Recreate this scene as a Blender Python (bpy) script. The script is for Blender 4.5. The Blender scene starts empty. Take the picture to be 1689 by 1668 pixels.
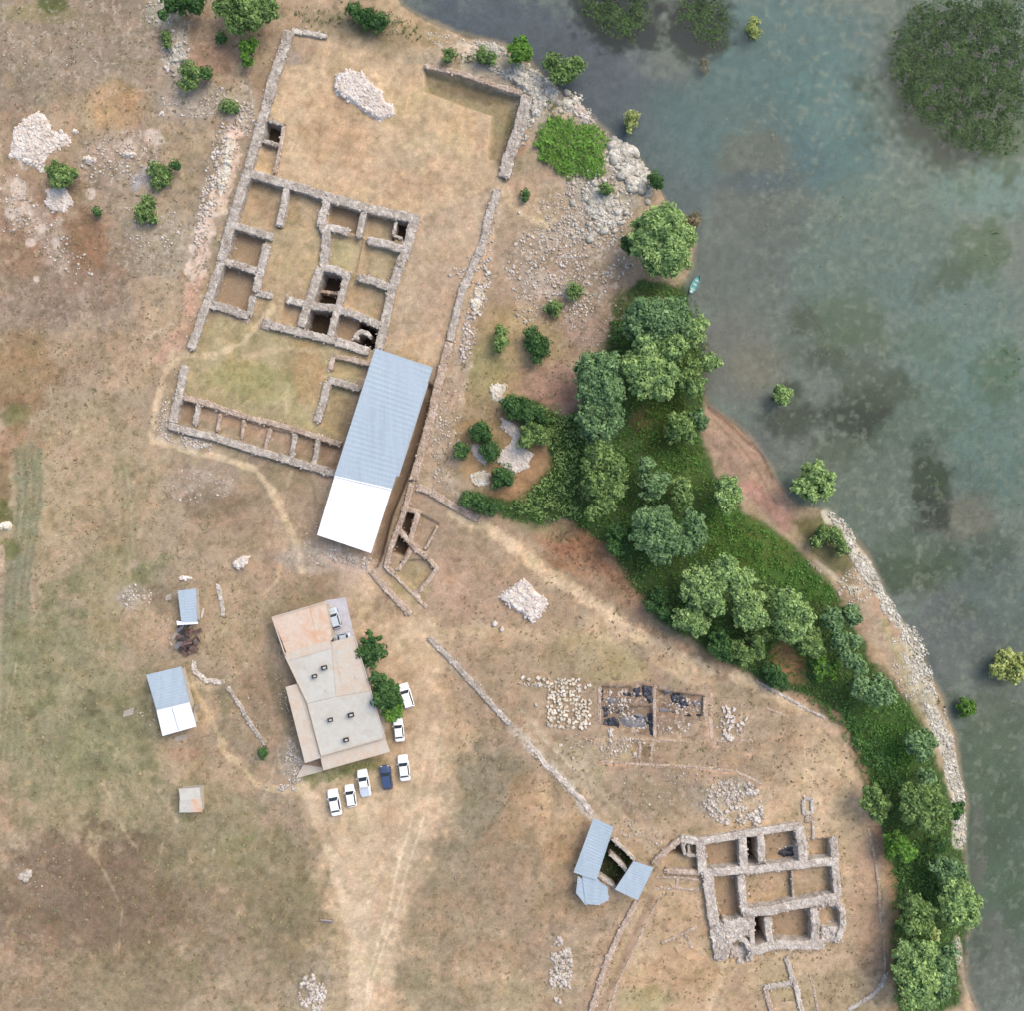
import bpy, math, random
import numpy as np
from mathutils import Vector, Matrix

# ---------------------------------------------------------------- camera, sky, sun, exposure
sc = bpy.context.scene
COL = sc.collection
H = 150.0                      # drone altitude, metres
M = 0.1                        # metres per photo pixel on the ground
cam_data = bpy.data.cameras.new('camera'); cam = bpy.data.objects.new('camera', cam_data); COL.objects.link(cam)
cam.location = (0, 0, H); cam.rotation_euler = (0, 0, 0)
cam_data.sensor_width = 36; cam_data.lens = 36 * H / 168.9
cam_data.clip_start = 1; cam_data.clip_end = 3000
sc.camera = cam
SUN_EL, SUN_AZ = math.radians(50), math.radians(48)     # azimuth clockwise from north (+Y)
w = bpy.data.worlds.new('World'); sc.world = w; w.use_nodes = True
nt = w.node_tree
sky = nt.nodes.new('ShaderNodeTexSky'); sky.sky_type = 'NISHITA'; sky.sun_disc = False
sky.sun_elevation = SUN_EL; sky.sun_rotation = SUN_AZ; sky.dust_density = 4.0; sky.ozone_density = 0.6; sky.air_density = 1.0
nt.links.new(sky.outputs[0], nt.nodes['Background'].inputs[0]); nt.nodes['Background'].inputs[1].default_value = 0.15
sd = bpy.data.lights.new('sun', 'SUN'); sun = bpy.data.objects.new('sun', sd); COL.objects.link(sun)
sd.energy = 0.62; sd.angle = math.radians(45); sd.color = (1.0, 0.93, 0.82)
dv = Vector((math.sin(SUN_AZ) * math.cos(SUN_EL), math.cos(SUN_AZ) * math.cos(SUN_EL), math.sin(SUN_EL)))
sun.rotation_euler = dv.to_track_quat('Z', 'Y').to_euler(); sun.location = (0, 0, 60)
sc.view_settings.view_transform = 'Standard'; sc.view_settings.look = 'None'
sc.view_settings.exposure = 0.90; sc.view_settings.gamma = 1.0

random.seed(7); rng = np.random.default_rng(7)

# ---------------------------------------------------------------- helpers
KALB = 1.30
WARM = 0.14
def lin(c):
    c = c / 255.0
    return c / 12.92 if c <= 0.04045 else ((c + 0.055) / 1.055) ** 2.4
def C(r, g, b):
    v = [lin(r) / KALB, lin(g) / KALB, lin(b) / KALB]; m = sum(v) / 3
    return tuple(k + (m - k) * WARM for k in v)
def at(px, py, z=0.0):
    k = (H - z) / H
    return ((px - 844.5) * M * k, (834 - py) * M * k)
def _hash(ix, iy, seed):
    h = np.sin(ix * 127.1 + iy * 311.7 + seed * 74.7) * 43758.5453
    return h - np.floor(h)
def vnoise(x, y, seed=0):
    x = np.asarray(x, float); y = np.asarray(y, float)
    ix = np.floor(x); iy = np.floor(y); fx = x - ix; fy = y - iy
    fx = fx * fx * (3 - 2 * fx); fy = fy * fy * (3 - 2 * fy)
    a = _hash(ix, iy, seed); b = _hash(ix + 1, iy, seed); c = _hash(ix, iy + 1, seed); d = _hash(ix + 1, iy + 1, seed)
    return (a * (1 - fx) + b * fx) * (1 - fy) + (c * (1 - fx) + d * fx) * fy
def fbm(x, y, scale=1.0, octv=4, seed=0):        # -1..1
    t = 0; amp = 1; s = 0; f = 1.0 / scale
    for o in range(octv):
        ca_, sa_ = math.cos(0.6 + 1.1 * o + seed), math.sin(0.6 + 1.1 * o + seed)
        t = t + amp * (vnoise((x * ca_ - y * sa_) * f + o * 17.3, (x * sa_ + y * ca_) * f - o * 9.1, seed + o) * 2 - 1); s += amp; amp *= 0.55; f *= 2.03
    return t / s
def tag(o, label=None, cat=None, group=None, kind=None):
    if label: o['label'] = label
    if cat: o['category'] = cat
    if group: o['group'] = group
    if kind: o['kind'] = kind
    return o
def raw_mesh(name, V, F, mat, tint=None, smooth=False):
    """F: list of faces or an (n,4)/(n,3) array"""
    me = bpy.data.meshes.new(name)
    V = np.asarray(V, dtype=np.float32)
    if isinstance(F, np.ndarray):
        n, k = F.shape
        me.vertices.add(len(V)); me.vertices.foreach_set('co', V.ravel())
        me.loops.add(n * k); me.loops.foreach_set('vertex_index', F.astype(np.int32).ravel())
        me.polygons.add(n); me.polygons.foreach_set('loop_start', np.arange(0, n * k, k, dtype=np.int32))
        me.update(calc_edges=True)
    else:
        me.from_pydata([tuple(map(float, v)) for v in V], [], F)
    if tint is not None:
        a = me.attributes.new('tint', 'FLOAT', 'FACE'); a.data.foreach_set('value', np.asarray(tint, dtype=np.float32))
    if smooth: me.polygons.foreach_set('use_smooth', np.ones(len(me.polygons), dtype=bool))
    me.materials.append(mat)
    return me
def mobj(name, V, F, mat, parent=None, tint=None, smooth=False, local=False):
    V = np.asarray(V, dtype=float)
    if parent is not None:
        off = np.zeros(3) if local else np.array(world_loc(parent))
    else:
        off = np.zeros(3) if local else np.array([V[:, 0].mean(), V[:, 1].mean(), V[:, 2].min()])
    o = bpy.data.objects.new(name, raw_mesh(name, V - off, F, mat, tint, smooth)); COL.objects.link(o)
    if parent is not None: o.parent = parent
    else: o.location = off
    return o
def world_loc(o):
    v = Vector(o.location)
    while o.parent: o = o.parent; v = v + Vector(o.location)
    return v
def empty(name, loc, label=None, cat=None, group=None, rz=0):
    o = bpy.data.objects.new(name, None); COL.objects.link(o); o.location = loc; o.rotation_euler = (0, 0, rz)
    o.empty_display_size = 0.5
    return tag(o, label, cat, group)
class MB:
    def __init__(s): s.v = []; s.f = []
    def add(s, V, F):
        b = len(s.v); s.v += [tuple(v) for v in V]; s.f += [tuple(i + b for i in f) for f in F]
    def box(s, c, d, rz=0, taper=1.0):
        x, y, z = [k / 2 for k in d]; ca, sa = math.cos(rz), math.sin(rz); V = []
        for sz in (-1, 1):
            t = taper if sz > 0 else 1
            for sx, sy in ((-1, -1), (1, -1), (1, 1), (-1, 1)):
                X, Y = sx * x * t, sy * y * t
                V.append((c[0] + X * ca - Y * sa, c[1] + X * sa + Y * ca, c[2] + sz * z))
        s.add(V, [(3, 2, 1, 0), (4, 5, 6, 7), (0, 1, 5, 4), (1, 2, 6, 5), (2, 3, 7, 6), (3, 0, 4, 7)])
    def prism(s, pts, z0, z1):
        n = len(pts)
        a = sum(pts[i][0] * pts[(i + 1) % n][1] - pts[(i + 1) % n][0] * pts[i][1] for i in range(n))
        if a < 0: pts = pts[::-1]
        zt = z1 if isinstance(z1, (list, tuple)) else [z1] * n
        s.add([(p[0], p[1], z0) for p in pts] + [(p[0], p[1], zt[i]) for i, p in enumerate(pts)],
              [tuple(range(n - 1, -1, -1)), tuple(range(n, 2 * n))] + [(i, (i + 1) % n, n + (i + 1) % n, n + i) for i in range(n)])
    def cyl(s, a, b, r0, r1=None, n=10):
        r1 = r0 if r1 is None else r1; a = Vector(a); b = Vector(b); q = (b - a).to_track_quat('Z', 'Y')
        V = [a + q @ Vector((r0 * math.cos(t), r0 * math.sin(t), 0)) for t in [2 * math.pi * k / n for k in range(n)]]
        V += [b + q @ Vector((r1 * math.cos(t), r1 * math.sin(t), 0)) for t in [2 * math.pi * k / n for k in range(n)]]
        s.add(V, [tuple(range(n - 1, -1, -1)), tuple(range(n, 2 * n))] + [(i, (i + 1) % n, n + (i + 1) % n, n + i) for i in range(n)])
    def build(s, name, mat, parent=None, local=False, smooth=False): return mobj(name, s.v, s.f, mat, parent, None, smooth, local)

# ---------------------------------------------------------------- materials
def mat_new(name):
    m = bpy.data.materials.new(name); m.use_nodes = True; t = m.node_tree
    return m, t, t.nodes['Principled BSDF']
def N(t, typ, **kw):
    n = t.nodes.new(typ)
    for k, v in kw.items(): setattr(n, k, v)
    return n
def mixc(t, fac, a, b, mode='MIX'):
    n = t.nodes.new('ShaderNodeMix'); n.data_type = 'RGBA'; n.blend_type = mode
    for i, v in ((0, fac), (6, a), (7, b)):
        if hasattr(v, 'is_linked') or isinstance(v, bpy.types.NodeSocket): t.links.new(v, n.inputs[i])
        elif i == 0: n.inputs[i].default_value = v
        else: n.inputs[i].default_value = (*v, 1)
    return n.outputs[2]
def noise(t, scale, detail=4, rough=0.55, coord=None, dist=0.0):
    n = t.nodes.new('ShaderNodeTexNoise'); n.inputs['Scale'].default_value = scale; n.inputs['Detail'].default_value = detail
    n.inputs['Roughness'].default_value = rough; n.inputs['Distortion'].default_value = dist
    if coord is None:
        coord = gcoord(t)
    t.links.new(coord, n.inputs['Vector']); return n.outputs[0]
def gcoord(t):
    for n in t.nodes:
        if n.bl_idname == 'ShaderNodeNewGeometry': return n.outputs['Position']
    return t.nodes.new('ShaderNodeNewGeometry').outputs['Position']
def ramp(t, v, lo, hi, a=0.0, b=1.0):
    n = t.nodes.new('ShaderNodeMapRange'); t.links.new(v, n.inputs[0])
    n.inputs[1].default_value = lo; n.inputs[2].default_value = hi; n.inputs[3].default_value = a; n.inputs[4].default_value = b
    return n.outputs[0]
def bump(t, v, bsdf, strength=0.5, dist=0.1):
    n = t.nodes.new('ShaderNodeBump'); n.inputs['Strength'].default_value = strength; n.inputs['Distance'].default_value = dist
    t.links.new(v, n.inputs['Height']); t.links.new(n.outputs[0], bsdf.inputs['Normal'])
def stone_mat(name, base, dark, pale, vs=2.6, joint=(0.12, 0.10, 0.08)):
    m, t, b = mat_new(name); g = gcoord(t)
    vo = N(t, 'ShaderNodeTexVoronoi'); vo.inputs['Scale'].default_value = vs; t.links.new(g, vo.inputs['Vector'])
    vd = N(t, 'ShaderNodeTexVoronoi', feature='DISTANCE_TO_EDGE'); vd.inputs['Scale'].default_value = vs; t.links.new(g, vd.inputs['Vector'])
    c = mixc(t, ramp(t, noise(t, 0.35), 0.35, 0.65), base, dark)
    c = mixc(t, ramp(t, noise(t, 0.9, 3), 0.5, 0.72), c, pale)
    sep = N(t, 'ShaderNodeSeparateColor'); t.links.new(vo.outputs['Color'], sep.inputs[0])
    c = mixc(t, ramp(t, sep.outputs[0], 0.3, 1, 0.0, 0.6), c, pale)
    c = mixc(t, ramp(t, sep.outputs[1], 0.5, 1, 0.0, 0.6), c, dark)
    j = ramp(t, vd.outputs['Distance'], 0.0, 0.08, 0.4, 0.0)
    c = mixc(t, j, c, joint)
    t.links.new(c, b.inputs['Base Color']); b.inputs['Roughness'].default_value = 0.95
    mm = N(t, 'ShaderNodeMath', operation='ADD'); t.links.new(ramp(t, vd.outputs['Distance'], 0, 0.15), mm.inputs[0]); t.links.new(noise(t, 6), mm.inputs[1])
    bump(t, mm.outputs[0], b, 0.5, 0.08)
    return m
def leaf_mat(name, a, bcol, lift=1.0):
    m, t, b = mat_new(name)
    a = tuple(min(.8, k * 1.9 * lift) for k in a); bcol = tuple(min(.8, k * 2.1 * lift) for k in bcol)
    at_ = N(t, 'ShaderNodeAttribute', attribute_name='tint')
    c = mixc(t, at_.outputs['Fac'], a, bcol)
    c = mixc(t, ramp(t, noise(t, 0.5, 3), 0.4, 0.75, 0, 0.5), c, tuple(k * 0.65 for k in a))
    t.links.new(c, b.inputs['Base Color']); b.inputs['Roughness'].default_value = 0.7
    b.inputs['Specular IOR Level'].default_value = 0.25
    tr = N(t, 'ShaderNodeBsdfTranslucent'); t.links.new(c, tr.inputs[0])
    mx = N(t, 'ShaderNodeMixShader'); mx.inputs[0].default_value = 0.3
    t.links.new(b.outputs[0], mx.inputs[1]); t.links.new(tr.outputs[0], mx.inputs[2])
    t.links.new(mx.outputs[0], t.nodes['Material Output'].inputs[0])
    return m
def plain(name, col, rough=0.6, metal=0.0, var=0.15, scale=1.5, spec=0.5, coat=0.0, bumpv=0.0):
    m, t, b = mat_new(name)
    d = tuple(k * (1 - var) for k in col); l = tuple(min(1, k * (1 + var)) for k in col)
    t.links.new(mixc(t, ramp(t, noise(t, scale, 5), 0.3, 0.7), d, l), b.inputs['Base Color'])
    b.inputs['Roughness'].default_value = rough; b.inputs['Metallic'].default_value = metal
    b.inputs['Specular IOR Level'].default_value = spec; b.inputs['Coat Weight'].default_value = coat
    if bumpv: bump(t, noise(t, scale * 5, 4), b, bumpv, 0.05)
    return m
MAT = {}
MAT['stone'] = stone_mat('wall_stone', C(192, 180, 164), C(160, 146, 130), C(222, 214, 200))
MAT['stone_pink'] = stone_mat('pinkish_wall_stone', C(200, 176, 152), C(168, 142, 118), C(222, 204, 184))
MAT['stone_pale'] = stone_mat('pale_wall_stone', C(206, 194, 178), C(174, 160, 144), C(232, 224, 212))
MAT['rubble'] = stone_mat('rubble_stone', C(212, 200, 184), C(176, 160, 142), C(234, 226, 214), vs=1.2)
MAT['rock_white'] = stone_mat('white_limestone', C(230, 218, 204), C(208, 190, 172), C(246, 240, 230), vs=3.4, joint=(0.4, 0.36, 0.32))
MAT['shore_rock'] = stone_mat('shore_rock', C(206, 200, 184), C(168, 162, 142), C(232, 228, 214), vs=1.6)
MAT['block'] = stone_mat('cream_block_stone', C(226, 214, 190), C(196, 182, 154), C(242, 236, 220), vs=0.9, joint=(0.35, 0.3, 0.24))
MAT['leaf_mid'] = leaf_mat('leaf_mid_green', C(76, 104, 52), C(132, 158, 84))
MAT['leaf_pale'] = leaf_mat('leaf_pale_green', C(96, 128, 72), C(158, 182, 106))
MAT['leaf_blue'] = leaf_mat('leaf_bluish_green', C(76, 108, 66), C(126, 156, 100))
MAT['leaf_dark'] = leaf_mat('leaf_dark_green', C(46, 80, 38), C(80, 118, 58))
MAT['leaf_bright'] = leaf_mat('leaf_bright_green', C(66, 104, 28), C(104, 148, 48))
MAT['leaf_yellow'] = leaf_mat('leaf_yellow_green', C(120, 134, 66), C(178, 184, 104))
MAT['leaf_dry'] = leaf_mat('leaf_dry_straw', C(112, 102, 76), C(142, 128, 96))
MAT['leaf_olive'] = leaf_mat('leaf_olive', C(72, 82, 46), C(104, 110, 66))
MAT['leaf_tuft'] = leaf_mat('leaf_tuft', C(112, 102, 74), C(138, 126, 92))
MAT['leaf_rust'] = leaf_mat('leaf_rust', C(104, 78, 54), C(146, 116, 84))
MAT['weed'] = leaf_mat('water_weed', C(44, 68, 36), C(98, 128, 66), .75)
MAT['grass'] = leaf_mat('long_green_grass', C(54, 96, 30), C(92, 134, 50))
MAT['bark'] = plain('bark', (0.10, 0.075, 0.05), 0.9, bumpv=0.5)
MAT['core'] = plain('inner_foliage', C(70, 100, 50), 0.9)
MAT['white_roof'] = plain('white_roof_sheet', (0.80, 0.81, 0.84), 0.5, var=0.02, scale=0.4)
MAT['blue_roof'] = plain('galvanised_blue_roof', C(172, 192, 208), 0.5, var=0.05, scale=0.5, metal=0.05)
MAT['concrete'] = plain('roof_concrete', C(206, 203, 196), 0.9, var=0.10, scale=0.9, bumpv=0.2)
MAT['concrete_pink'] = plain('roof_concrete_pink', C(204, 194, 182), 0.9, var=0.10, scale=0.9, bumpv=0.2)
MAT['yard'] = plain('yard_concrete', C(190, 188, 196), 0.9, var=0.06)
MAT['plaster'] = plain('wall_plaster', C(190, 180, 165), 0.9, var=0.12)
MAT['terracotta'] = plain('orange_roof_screed', C(212, 182, 156), 0.85, var=0.20, scale=0.6, bumpv=0.3)
MAT['rust'] = plain('rusty_metal', C(112, 84, 76), 0.8, metal=0.2, var=0.5, scale=2.0)
def stained(name, base, stain, k, sc_=.5, streak=(1, 1, 1), rough=.8, joint=0.0):
    m, t, b = mat_new(name); g = gcoord(t); mp = N(t, 'ShaderNodeMapping'); mp.inputs['Scale'].default_value = streak; mp.inputs['Rotation'].default_value = (0, 0, .28); t.links.new(g, mp.inputs[0])
    c = mixc(t, ramp(t, noise(t, sc_, 6, .65, mp.outputs[0], 1.0), .42, .68, 0, k), base, stain)
    c = mixc(t, ramp(t, noise(t, 2.2, 5, .7), .5, .75, 0, k * .6), c, tuple(q * .72 for q in base)); c = mixc(t, ramp(t, noise(t, 1.3, 4, .6), .55, .7, 0, .35), c, tuple(min(.85, q * 1.2) for q in base))
    t.links.new(c, b.inputs['Base Color']); b.inputs['Roughness'].default_value = rough; return m
MAT['concrete'] = stained('roof_concrete', C(200, 199, 188), C(188, 176, 156), .6)
MAT['concrete_pink'] = stained('roof_concrete_pink', C(204, 194, 176), C(208, 176, 146), .8)
MAT['terracotta'] = stained('orange_roof_screed', C(214, 194, 172), C(216, 164, 122), .95, .35)
MAT['yard'] = stained('yard_concrete', C(196, 194, 200), C(172, 166, 168), .7)
MAT['blue_roof'] = stained('galvanised_blue_roof', C(168, 187, 200), C(152, 171, 184), .7, .6, (1, .12, 1), .55)
MAT['white_roof'] = stained('white_roof_sheet', (.80, .81, .84), (.74, .75, .78), .5, .6, (1, .12, 1), .5)
MAT['white_paint'] = plain('white_car_paint', (0.78, 0.80, 0.80), 0.3, var=0.02, coat=0.5)
MAT['blue_paint'] = plain('dark_blue_car_paint', (0.035, 0.06, 0.13), 0.3, var=0.05, coat=0.5)
MAT['silver_paint'] = plain('silver_car_paint', (0.42, 0.48, 0.54), 0.3, var=0.03, coat=0.5)
MAT['glass'] = plain('car_glass', (0.03, 0.04, 0.05), 0.12, var=0.1)
MAT['rubber'] = plain('tyre_rubber', (0.02, 0.02, 0.02), 0.9)
MAT['chrome'] = plain('wheel_metal', (0.5, 0.5, 0.5), 0.35, metal=0.8)
MAT['lamp'] = plain('lamp_lens', (0.7, 0.72, 0.7), 0.2)
MAT['red_lens'] = plain('red_lens', (0.35, 0.02, 0.02), 0.3)
MAT['plastic'] = plain('black_plastic_sheet', (0.016, 0.018, 0.028), 0.35, var=0.3, bumpv=0.6)
MAT['greyplastic'] = plain('grey_geotextile', C(120, 118, 122), 0.8, var=0.3, bumpv=0.4)
MAT['dark'] = plain('sooty_dark', (0.03, 0.03, 0.03), 0.9)
MAT['turquoise'] = plain('turquoise_paint', C(84, 176, 172), 0.5, var=0.05)
MAT['boat_in'] = plain('boat_inside', C(190, 214, 208), 0.6, var=0.05)
MAT['wood'] = plain('grey_wood', C(176, 164, 150), 0.85, var=0.15)

# ---------------------------------------------------------------- terrain sheet (ground, bed of the lake)
WATER_Z = -0.75
def axis(lo, hi, step, far):
    core = np.arange(lo, hi + step, step); a = []; s = step; x = core[-1]
    while x < far: s *= 1.22; x += s; a.append(x)
    b = []; s = step; x = core[0]
    while x > -far: s *= 1.22; x -= s; b.append(x)
    return np.array(b[::-1] + list(core) + a)
XS = axis(-87, 87, 0.2, 500); YS = axis(-86, 86, 0.2, 500)
GX, GY = np.meshgrid(XS, YS)                      # world metres
PX = GX / M + 844.5; PY = 834 - GY / M            # the same points in plan pixels
NXg, NYg = len(XS), len(YS)
Z = np.zeros_like(GX)
CRGB = np.zeros(GX.shape + (3,))
STONY = np.zeros_like(GX)                          # where small stones show
n_big = fbm(GX, GY, 18, 4, 1); n_mid = fbm(GX, GY, 4.5, 4, 5); n_sml = fbm(GX, GY, 1.2, 3, 9)

def seg_dist(x, y, pts):
    d = np.full(x.shape, 1e9)
    for (x0, y0), (x1, y1) in zip(pts[:-1], pts[1:]):
        dx, dy = x1 - x0, y1 - y0; L = dx * dx + dy * dy + 1e-9
        t = np.clip(((x - x0) * dx + (y - y0) * dy) / L, 0, 1)
        d = np.minimum(d, np.hypot(x - x0 - t * dx, y - y0 - t * dy))
    return d
def inside(x, y, pts):
    c = np.zeros(x.shape, bool); n = len(pts)
    for i in range(n):
        x0, y0 = pts[i]; x1, y1 = pts[(i + 1) % n]
        if y0 == y1: continue
        c ^= ((y0 > y) != (y1 > y)) & (x < (x1 - x0) * (y - y0) / (y1 - y0) + x0)
    return c
def sdist(x, y, pts):                             # positive inside
    d = seg_dist(x, y, list(pts) + [pts[0]])
    return np.where(inside(x, y, pts), d, -d)
def window(x0, y0, x1, y1):
    j = np.where((PX[0] >= x0) & (PX[0] <= x1))[0]; i = np.where((PY[:, 0] >= y0) & (PY[:, 0] <= y1))[0]
    if len(i) == 0 or len(j) == 0: return None
    return slice(i[0], i[-1] + 1), slice(j[0], j[-1] + 1)
def smooth01(a): a = np.clip(a, 0, 1); return a * a * (3 - 2 * a)
def blend(s, mask, col, stony=0.0):
    col = np.array(C(*col)); CRGB[s] = CRGB[s] * (1 - mask[..., None]) + col * mask[..., None]
    if stony: STONY[s] = np.maximum(STONY[s], mask * stony)
def splat(x, y, rx, ry, col, a=0.8, rot=0, rag=0.6, stony=0.0, soft=0.5):
    R = max(rx, ry) * 1.7; s = window(x - R, y - R, x + R, y + R)
    if s is None: return
    dx, dy = PX[s] - x, PY[s] - y; r = math.radians(rot)
    u = (dx * math.cos(r) + dy * math.sin(r)) / rx; v = (-dx * math.sin(r) + dy * math.cos(r)) / ry
    d = np.hypot(u, v) + rag * (0.55 * n_mid[s] + 0.45 * n_sml[s] + 0.2 * n_big[s])
    blend(s, a * smooth01((1.0 + soft / 2 - d) / soft), col, stony)
def poly(pts, col, a=0.9, feather=6, rag=6, stony=0.0):
    xs = [p[0] for p in pts]; ys = [p[1] for p in pts]; s = window(min(xs) - 30, min(ys) - 30, max(xs) + 30, max(ys) + 30)
    if s is None: return
    d = sdist(PX[s], PY[s], pts) + rag * (n_mid[s] + n_sml[s])
    blend(s, a * smooth01(0.5 + d / feather), col, stony)
def line(pts, w, col, a=0.8, feather=6, rag=4, stony=0.0):
    xs = [p[0] for p in pts]; ys = [p[1] for p in pts]; m = w + 30; s = window(min(xs) - m, min(ys) - m, max(xs) + m, max(ys) + m)
    if s is None: return
    wob = 5 * fbm(GX[s], GY[s], 6, 2, 33)
    d = w / 2 - seg_dist(PX[s] + wob, PY[s] - wob, pts) + rag * (0.5 * n_mid[s] + n_sml[s])
    blend(s, a * smooth01(0.5 + d / feather), col, stony)
def lower(pts, dz, feather=4, rag=0):
    xs = [p[0] for p in pts]; ys = [p[1] for p in pts]; s = window(min(xs) - 20, min(ys) - 20, max(xs) + 20, max(ys) + 20)
    d = sdist(PX[s], PY[s], pts) + rag * n_mid[s]
    Z[s] = Z[s] + dz * smooth01(0.5 + d / feather)
def lower_line(pts, w, dz, feather=5):
    xs = [p[0] for p in pts]; ys = [p[1] for p in pts]; s = window(min(xs) - 30, min(ys) - 30, max(xs) + 30, max(ys) + 30)
    d = w / 2 - seg_dist(PX[s], PY[s], pts)
    Z[s] = Z[s] + dz * smooth01(0.5 + d / feather)

SHORE = [(600, -900), (640, -60), (665, 0), (700, 22), (760, 47), (820, 62), (850, 75), (880, 98), (905, 132), (940, 152), (972, 178), (1000, 205),
         (1022, 232), (1052, 250), (1075, 285), (1095, 315), (1112, 345), (1142, 365), (1152, 400), (1146, 440), (1133, 468), (1140, 505),
         (1160, 540), (1162, 590), (1165, 640), (1172, 662), (1205, 685), (1240, 715), (1268, 755), (1292, 800), (1322, 832), (1368, 838), (1402, 870),
         (1438, 915), (1462, 968), (1488, 1018), (1515, 1050), (1534, 1105), (1562, 1150), (1584, 1215), (1590, 1270), (1603, 1330), (1598, 1390),
         (1602, 1450), (1618, 1500), (1600, 1560), (1602, 1620), (1625, 1680), (1680, 1800), (1800, 6000)]
LAKE = SHORE + [(9000, 6000), (9000, -900)]
SD = sdist(PX, PY, LAKE) * M + 0.35 * n_mid + 0.35 * n_sml     # metres, positive over the lake
land = SD < 0
Z = np.where(land, WATER_Z + 0.85 * smooth01(-SD / 5.0) - 0.05, WATER_Z - 0.05 - 1.5 * smooth01(SD / 12.0))
Z = Z + np.where(land, 0.10 * n_big + 0.05 * n_mid + 0.03 * n_sml, 0.03 * n_mid)
Z = Z - 0.1 * 0 

# ---- colours of the land
CRGB[:] = C(170, 150, 124)
for k, (c, a) in enumerate((((150, 134, 112), .55), ((188, 164, 130), .5), ((160, 132, 110), .4))):
    m = smooth01((fbm(GX, GY, 14 + 5 * k, 4, 50 + k) - 0.02) * 4) * a
    CRGB = CRGB * (1 - m[..., None]) + np.array(C(*c)) * m[..., None]
splat(120, 60, 230, 120, (150, 134, 114), .8, stony=.5)
splat(250, 120, 120, 90, (156, 140, 120), .6)
splat(60, 20, 60, 18, (150, 140, 96), .6); splat(85, 8, 25, 14, (92, 108, 56), .8)
splat(185, 175, 48, 42, (182, 148, 108), .85); splat(225, 165, 25, 20, (176, 140, 100), .6)
splat(300, 150, 70, 60, (160, 142, 122), .5, stony=.6)
splat(340, 60, 60, 40, (170, 140, 110), .6); splat(350, 95, 50, 30, (168, 130, 104), .6)
splat(120, 430, 120, 85, (150, 118, 92), .8); splat(130, 410, 70, 50, (138, 106, 78), .7); splat(30, 340, 60, 60, (160, 128, 108), .5)
splat(40, 600, 55, 60, (152, 124, 84), .7); splat(35, 665, 45, 16, (150, 118, 84), .7); splat(25, 690, 24, 20, (112, 116, 62), .7)
splat(20, 730, 45, 30, (166, 128, 98), .7)
poly([(0, 300), (30, 290), (60, 340), (95, 360), (120, 420), (95, 470), (60, 400), (0, 340)], (190, 170, 152), .6, 20, 12, .9)
splat(200, 260, 70, 45, (172, 152, 134), .7, stony=.9); splat(210, 310, 60, 60, (165, 148, 126), .6, stony=.6)
splat(260, 400, 90, 60, (166, 154, 134), .6, stony=.7); splat(245, 290, 18, 18, (160, 156, 160), .6); splat(225, 300, 10, 14, (176, 172, 178), .7)
splat(120, 500, 150, 60, (150, 134, 118), .5, stony=.5)
line([(395, 195), (380, 240), (374, 300), (345, 370), (330, 430), (318, 500)], 26, (214, 186, 166), .9, 8, 14, 1); line([(380, 230), (366, 300)], 14, (226, 204, 190), .9, 6, 8, 1)
line([(322, 470), (308, 540), (270, 590)], 26, (192, 154, 130), .85, 10, 10)
line([(240, 560), (290, 530)], 8, (205, 185, 160), .6)
splat(290, 90, 22, 40, (196, 188, 174), .7, stony=1); splat(270, 20, 26, 26, (180, 178, 158), .7, stony=1)
splat(320, 165, 60, 30, (175, 162, 148), .6, stony=.9); splat(400, 180, 24, 40, (185, 172, 154), .7, stony=1)
# north strip behind the courtyard
poly([(460, -20), (660, 0), (760, 55), (860, 90), (860, 140), (700, 100), (560, 60), (470, 45)], (176, 152, 122), .8, 12, 10)
splat(590, 40, 80, 26, (132, 124, 92), .55); splat(690, 60, 60, 22, (146, 128, 92), .6); splat(760, 90, 80, 22, (172, 156, 134), .6, stony=.9)
splat(800, 75, 50, 14, (206, 178, 158), .6, stony=.6)
poly([(745, 60), (850, 90), (905, 140), (900, 210), (865, 160), (760, 120)], (184, 176, 158), .6, 10, 8, 1)
# courtyard
poly([(474, 55), (540, 66), (700, 112), (858, 158), (826, 300), (690, 365), (605, 338), (410, 282)], (200, 172, 136), .85, 8, 5)
splat(640, 260, 120, 60, (196, 168, 136), .5); splat(560, 210, 60, 60, (194, 160, 122), .5); splat(700, 190, 70, 60, (204, 176, 134), .5)
splat(690, 240, 40, 40, (184, 166, 134), .4)
poly([(480, 62), (524, 70), (514, 106), (470, 108)], (160, 138, 114), .7, 6, 3); splat(480, 95, 16, 12, (178, 164, 154), .6)
PIT_NE = [(702, 116), (858, 158), (834, 266), (806, 262), (812, 190), (770, 176), (702, 150)]
poly(PIT_NE, (142, 132, 98), .8, 10, 3); splat(770, 150, 60, 12, (126, 108, 84), .6, 15); line([(846, 180), (828, 262)], 12, (104, 100, 70), .6)  # dark strips below north and east walls: wall shade put into soil colour
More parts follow.
